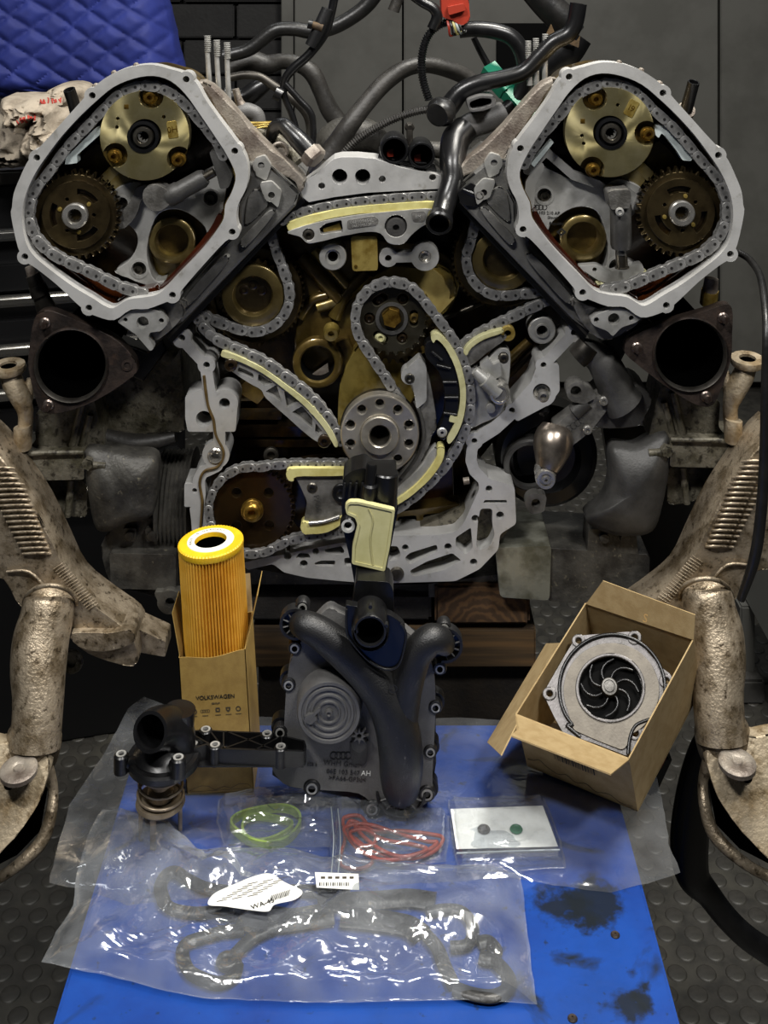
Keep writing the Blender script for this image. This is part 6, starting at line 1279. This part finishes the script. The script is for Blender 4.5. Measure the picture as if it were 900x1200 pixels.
PB = M('cast_pump_aluminium', '#666363', .4, .5, '#545250', 60, bump=.12, bsc=500)
PF = M('pump_face_aluminium', '#6f695f', .5, .3, '#625c53', 60, bump=.1, bsc=500)
pl('mounting_flange', [fil(bod, 4)], 0, .010, PB, t, holes=bh_+[circ(px0, py0, 38, 40)], bev=.0015)
for a, b_, r in bh_: pl('bolt_boss', [circ(a, b_, r+4.6, 24)], .0012, .011, PB, t, holes=[circ(a, b_, r, 20)], bev=.0008)
px0, py0 = 714.5, 806
sealp = [(px0+3+62*math.cos(R(a)), py0+4+64*math.sin(R(a))) for a in range(70, 365, 12)]
sealp = [(736, 884), (738, 866)]+[(744, 852), (754, 846)]+[(px0+3+62*math.cos(R(a)), py0+2+64*math.sin(R(a))) for a in range(30, -232, -12)]+[(664, 850), (680, 864)]
sweep('seal_ring', [pp(a, b_, .0012) for a, b_ in cr(sealp, 4)], .0017, BLK, t, 8)
pl('volute_face', [circ(px0+2, py0+4, 56, 56), fil([(664, 830), (700, 850), (740, 846), (738, 870), (730, 880), (700, 868), (672, 856)], 5)], .002, .004, PF, t, holes=[circ(px0+1, py0+2, 39, 48)], bev=.0012)
pl('volute_ring', [circ(px0+1, py0+1, 41, 48)], .0034, .006, PB, t, holes=[circ(px0+1, py0+1, 37, 48)], bev=.0008)
pl('impeller_disc', [circ(px0, py0, 37, 48)], -.005, .002, VOID, t, bev=.0004)
for k in range(8):
    a0 = R(k*45+10); pts = []
    for q in range(7):
        u = q/6; r = 11+23*u; a = a0+.75*u*u; pts.append(pp(px0+r*math.cos(a), py0+r*math.sin(a), -.0005))
    sweep('vane', pts, [.0013]*7, BLK, t, 8, flat=1.0)
pc = pp(px0, py0, 0); kk = (pc-cam_p).length/F*.9
lathe('impeller_hub', pc, pn, [(9.5*kk, -.002), (9.2*kk, .004), (8*kk, .0055), (6.4*kk, .0055), (6*kk, .0045), (5.4*kk, .0045), (5*kk, .006), (0, .006)], [STEELD, ALD], t, 28, idx=[0, 0, 1, 1, 1, 1, 1])
lathe('pump_shaft', pc-pn*.010, -pn, [(0, 0), (.03, 0), (.03, .018), (.014, .02), (.014, .032), (0, .032)], PB, t, 28)
# ---------------------------------------------------------------- plastic bags and what lies in them
def crumple(x, y, seed, sc, ax=(1, 1)):
    p = Vector((x*sc*ax[0]+seed*7.1, y*sc*ax[1]-seed*3.3, seed)); q = p+Vector((noise.noise(p*.7), noise.noise(p*.7+Vector((5, 5, 5))), 0))*.55
    d = noise.voronoi(q)[0]; w1 = Vector((p.x*.25+p.y*.12, p.y*.9-p.x*.15, seed))+Vector((0, noise.noise(p*.5)*.7, 0)); fo = max(0, 1-abs(noise.noise(w1))*5)
    return d[1]-d[0]+fo*.55, noise.noise(p*.8)
def bag(name, pts, label, seed, h0, amp, mat, base=.0012, rings=46, sc=32, sub=7, ax=(1, .6), puff=None, cat='bag'):
    """film bag lying on the bench: outline in px, h0 puff height, amp crease height (m)"""
    P = [TP(*p) for p in pts]; out = []; rj = random.Random(seed)
    for i in range(len(P)):
        a, b_ = P[i], P[(i+1) % len(P)]; m_ = max(2, int((b_-a).length/.008))
        for k in range(m_): q = a.lerp(b_, k/m_); out.append((q.x+(rj.random()-.5)*.0012, q.y+(rj.random()-.5)*.0012))
    n = len(out)
    cx = sum(p[0] for p in out)/n; cy = sum(p[1] for p in out)/n; V, Fc = [], []
    for j in range(1, rings+1):
        s = j/rings
        for i, (x, y) in enumerate(out):
            X, Y = cx+(x-cx)*s, cy+(y-cy)*s
            f, g = crumple(X, Y, seed, sc, ax); f2, g2 = crumple(X, Y, seed+4, sc*2.3, (ax[1], ax[0]))
            e = (1-s**4); h = base*(.15+.85*min(1, e*2.5))+h0*e*(.55+.6*g)+amp*(.12+.88*e)*(min(.8, f)*1.1+.5*min(.5, f2)+.3*g2)
            if puff: h = base+(h-base)*puff(X, Y)
            V.append(Vector((X, Y, TZ+max(base*.5, h))))
    c = len(V); f, g = crumple(cx, cy, seed, sc, ax); V.append(Vector((cx, cy, TZ+base+h0*(.55+.6*g)+amp*.4)))
    for j in range(rings-1):
        for i in range(n): a, b_ = j*n+i, j*n+(i+1) % n; Fc.append((a, b_, b_+n, a+n))
    for i in range(n): Fc.append((c, i, (i+1) % n))
    o = mk(name, V, Fc, mat, None, 22)
    if label: tag(o, label, cat)
    return o
big = bag('plastic_bag', [(57, 1036), (68, 990), (82, 944), (122, 884), (150, 832), (168, 818), (190, 826), (206, 836), (330, 842), (450, 846), (540, 842), (600, 846), (700, 852), (752, 866), (766, 900), (776, 938), (784, 990), (798, 1024), (760, 1036), (716, 1047), (660, 1040), (600, 1030), (420, 1040), (250, 1052), (150, 1062), (100, 1044)],
          'large clear plastic bag spread under the new parts', 2, .003, .009, FILM, rings=64, sc=17, puff=lambda X, Y: max(.12, min(1, (TP(0, 955).y-Y)/.03)) if X < .09 else max(.12, min(1, (TP(0, 962).y-Y)/.03)))
gb = T('gasket_bag', 'big crinkled clear bag with black gaskets at the front of the bench', 'bag')
o = bag('film', [(48, 1134), (66, 1098), (86, 1066), (90, 1030), (96, 1006), (110, 968), (120, 954), (146, 957), (158, 982), (178, 996), (230, 1000), (300, 998), (370, 1010), (420, 1012), (500, 1020), (560, 1024), (610, 1030), (616, 1080), (622, 1130), (629, 1184), (560, 1178), (480, 1180), (400, 1182), (320, 1180), (240, 1176), (180, 1164), (128, 1150), (90, 1142)],
        None, 5, .005, .012, FILMH, rings=80, sc=22, base=.008)
o.parent = gb; WP[gb.name] = Vector((0, 0, 0))
# black rubber gaskets inside the bag
def gstroke(name, pts, r, parent, mat=RUB, h=.0035, closed=False):
    Qp = cr(pts, 7, closed)
    if closed: Qp = Qp+[Qp[0], Qp[1]]
    return sweep(name, [TP(x, y, h) for x, y in Qp], r, mat, parent, 8, flat=min(1.0, .0032/r), up=(0, 0, 1))
g1 = T('cover_gasket', 'black rubber cover gasket at the left inside the big bag', 'gasket')
gstroke('edge', [(192, 1056), (188, 1040), (194, 1026), (206, 1022), (222, 1032), (246, 1042), (290, 1046), (350, 1044), (410, 1046)], .0055, g1)
gstroke('edge', [(190, 1056), (204, 1066), (232, 1070), (262, 1066), (300, 1066), (340, 1072)], .005, g1)
gstroke('hook', [(286, 1090), (262, 1092), (240, 1098), (218, 1106), (214, 1120), (222, 1138), (240, 1148), (258, 1152), (274, 1144), (278, 1130)], .005, g1)
gstroke('eyelet', [(268+10*math.cos(R(a)), 1127+7*math.sin(R(a))) for a in range(0, 360, 45)], .0034, g1, closed=True)
gstroke('tie_bar', [(274, 1120), (290, 1104), (306, 1094), (330, 1084), (356, 1078)], .0055, g1)
gstroke('web', [(280, 1076), (310, 1080), (340, 1078), (390, 1070)], .011, g1)
g2 = T('cover_gasket', 'black rubber cover gasket at the right inside the big bag', 'gasket')
gstroke('edge', [(372, 1058), (410, 1056), (450, 1054), (480, 1052), (510, 1056)], .009, g2)
gstroke('web', [(400, 1074), (440, 1078), (476, 1084), (494, 1096)], .010, g2)
gstroke('loop', [(500, 1070), (520, 1066), (540, 1068), (552, 1080), (554, 1096), (546, 1108), (528, 1110)], .0048, g2)
gstroke('knot', [(560, 1106), (572, 1104), (580, 1114), (574, 1124), (562, 1122)], .006, g2)
gstroke('tail', [(574, 1122), (588, 1134), (596, 1146), (594, 1160), (578, 1168), (556, 1166), (532, 1158)], .0055, g2)
gstroke('strap', [(496, 1092), (512, 1110), (520, 1130), (532, 1156)], .0055, g2)
# printed labels lying on the bag
def tpl(name, sol, h, mat, parent, hol=(), wav=.0):
    V2, Fc = region(sol, hol); return mk(name, [TP(v.x, v.y, h+wav*math.sin(v.x*.07)) for v in V2], Fc, mat, parent, 0)
lab = T('bag_label', 'white printed label with barcode in the middle of the big bag', 'label')
tpl('sheet', [cr([(244, 1060), (250, 1048), (270, 1038), (300, 1026), (318, 1024), (334, 1034), (354, 1044), (346, 1054), (322, 1060), (314, 1068), (290, 1066), (262, 1062)], 5, True)], .022, PAPER, lab)
def ttext(s, size, px, py, h, ang, parent, mat=INK): return text('lettering', s, size, Matrix.Translation(TP(px, py, h)) @ Matrix.Rotation(R(ang), 4, 'Z'), mat, parent)
ttext('WA-45', .0062, 308, 1059, .0225, 24, lab)
for k in range(7):
    for q in range(3):
        x0 = 254+k*6+q*18; y0 = 1056-k*3.4-q*3.0
        if x0 < 336: tpl('print_line', [[(x0, y0), (x0+12, y0-2.6), (x0+12, y0-2.0), (x0, y0+.6)]], .0224, INKG, lab)
for k in range(12): a = 316+k*1.9; tpl('barcode_bar', [[(a, 1056-k*.6), (a+(.8 if k % 3 else 1.3), 1056-k*.6), (a+3, 1049-k*.6), (a+2.2, 1049-k*.6)]], .0226, INK, lab)
lab = T('bag_label', 'small white barcode label below the red gasket bag', 'label')
tpl('sheet', [[(369, 1022), (420, 1024), (421, 1043), (371, 1040)]], .021, PAPER, lab)
for k in range(14): a = 374+k*2.6; tpl('barcode_bar', [[(a, 1034), (a+(.9 if k % 3 else 1.5), 1034), (a+(.9 if k % 3 else 1.5), 1038), (a, 1038)]], .0214, INK, lab)
for k in range(5): tpl('print_line', [[(376+k*8.4, 1027), (381+k*8.4, 1027), (381+k*8.4, 1029.4), (376+k*8.4, 1029.4)]], .0214, INKG, lab)
ZIP = M('milky_zip_strip', '#9aa2a8', .3)
# green sealing rings
gr = T('ring_bag', 'clear zip bag holding two olive green sealing rings', 'bag')
o = bag('film', [(256, 944), (300, 938), (350, 940), (404, 944), (400, 972), (393, 1000), (350, 1000), (262, 998), (254, 970)], None, 9, .006, .007, FILM, rings=40, sc=40, base=.011); o.parent = gr
def band(name, label, cx, cy, rx, ry, h, hh, seed):
    V, Fc = [], []; n = 60; c = TP(cx, cy, h); kx = K(c.y)
    for k in range(n):
        a = 2*math.pi*k/n; wv = 1+.06*math.sin(3*a+seed); p = Vector((c.x+rx*kx*wv*math.cos(a), c.y+ry*kx*wv*math.sin(a)*1.0, c.z+.002*math.sin(2*a+seed)))
        o_ = Vector((math.cos(a), math.sin(a), 0))*.0011
        V += [p-o_, p+o_, p+o_+Vector((0, 0, hh)), p-o_+Vector((0, 0, hh))]
    for k in range(n):
        a, b_ = 4*k, 4*((k+1) % n)
        for q in range(4): Fc.append((a+q, b_+q, b_+(q+1) % 4, a+(q+1) % 4))
    o = mk(name, V, Fc, GREEN, None, 40); return tag(o, label, 'sealing ring', 'olive green sealing rings')
band('sealing_ring', 'larger olive green sealing ring in the zip bag', 311, 972, 40, 28, .002, .007, 0); band('sealing_ring', 'smaller olive green sealing ring coiled inside the larger one', 312, 974, 29, 19, .003, .006, 2)
# red silicone gasket
rd = T('red_gasket_bag', 'clear zip bag holding the coiled red gasket', 'bag')
o = bag('film', [(388, 944), (420, 946), (470, 954), (526, 964), (527, 990), (522, 1018), (470, 1022), (410, 1030), (386, 1026)], None, 13, .006, .006, FILM, rings=40, sc=40, base=.011); o.parent = rd
for pts in ([(388, 946), (391, 985), (388, 1026)], [(396, 948), (399, 985), (396, 1026)]): sweep('zip_seal', [TP(x, y, .012) for x, y in cr(pts, 6)], .0006, ZIP, rd, 6)
rg = T('red_gasket', 'thin red silicone gasket coiled up in the small zip bag', 'gasket')
for k, pts in enumerate(([(404, 958), (420, 956), (430, 966), (440, 985), (438, 1008), (424, 1018), (402, 1016), (399, 1004), (404, 984), (402, 966)], [(412, 962), (440, 974), (470, 974), (506, 978), (519, 983), (508, 998), (480, 1006), (440, 1000), (420, 986), (408, 974)], [(404, 970), (430, 966), (470, 978), (500, 986), (512, 988), (490, 1002), (450, 1008), (424, 998), (410, 984)], [(416, 968), (450, 984), (484, 990), (500, 996), (470, 1004), (440, 992)], [(410, 976), (426, 972), (440, 980), (436, 990), (420, 990)])):
    gstroke('cord', pts, .0016, rg, REDR, .004+.0016*k, True)
# white card packet
wp = T('card_packet', 'flat zip packet with white card and two small round seals', 'packet')
tpl('card', [[(528, 948), (636, 944), (654, 992), (535, 995)]], .008, PAPER, wp)
o = bag('film', [(525, 944), (580, 942), (637, 941), (648, 966), (658, 992), (664, 1024), (600, 1028), (536, 1030), (530, 990)], None, 17, .003, .003, FILM, rings=34, sc=40, base=.0095); o.parent = wp
sweep('zip_seal', [TP(x, y, .012) for x, y in ((535, 1000), (590, 998), (656, 996))], .0007, ZIP, wp, 6)
for px, mt_, lb in ((567, M('grey_rubber', '#4a4846', .6), 'small grey round seal on the white card'), (605, DGRN, 'small green round seal on the white card')):
    c = TP(px, 973, .0082); o = lathe('round_seal', c, (0, 0, 1), [(.0022, .0002), (.0050, .0002), (.0055, .001), (.0050, .0018), (.004, .002), (.0032, .0012), (0, .0012)], mt_, None, 28); tag(o, lb, 'seal')
settle()
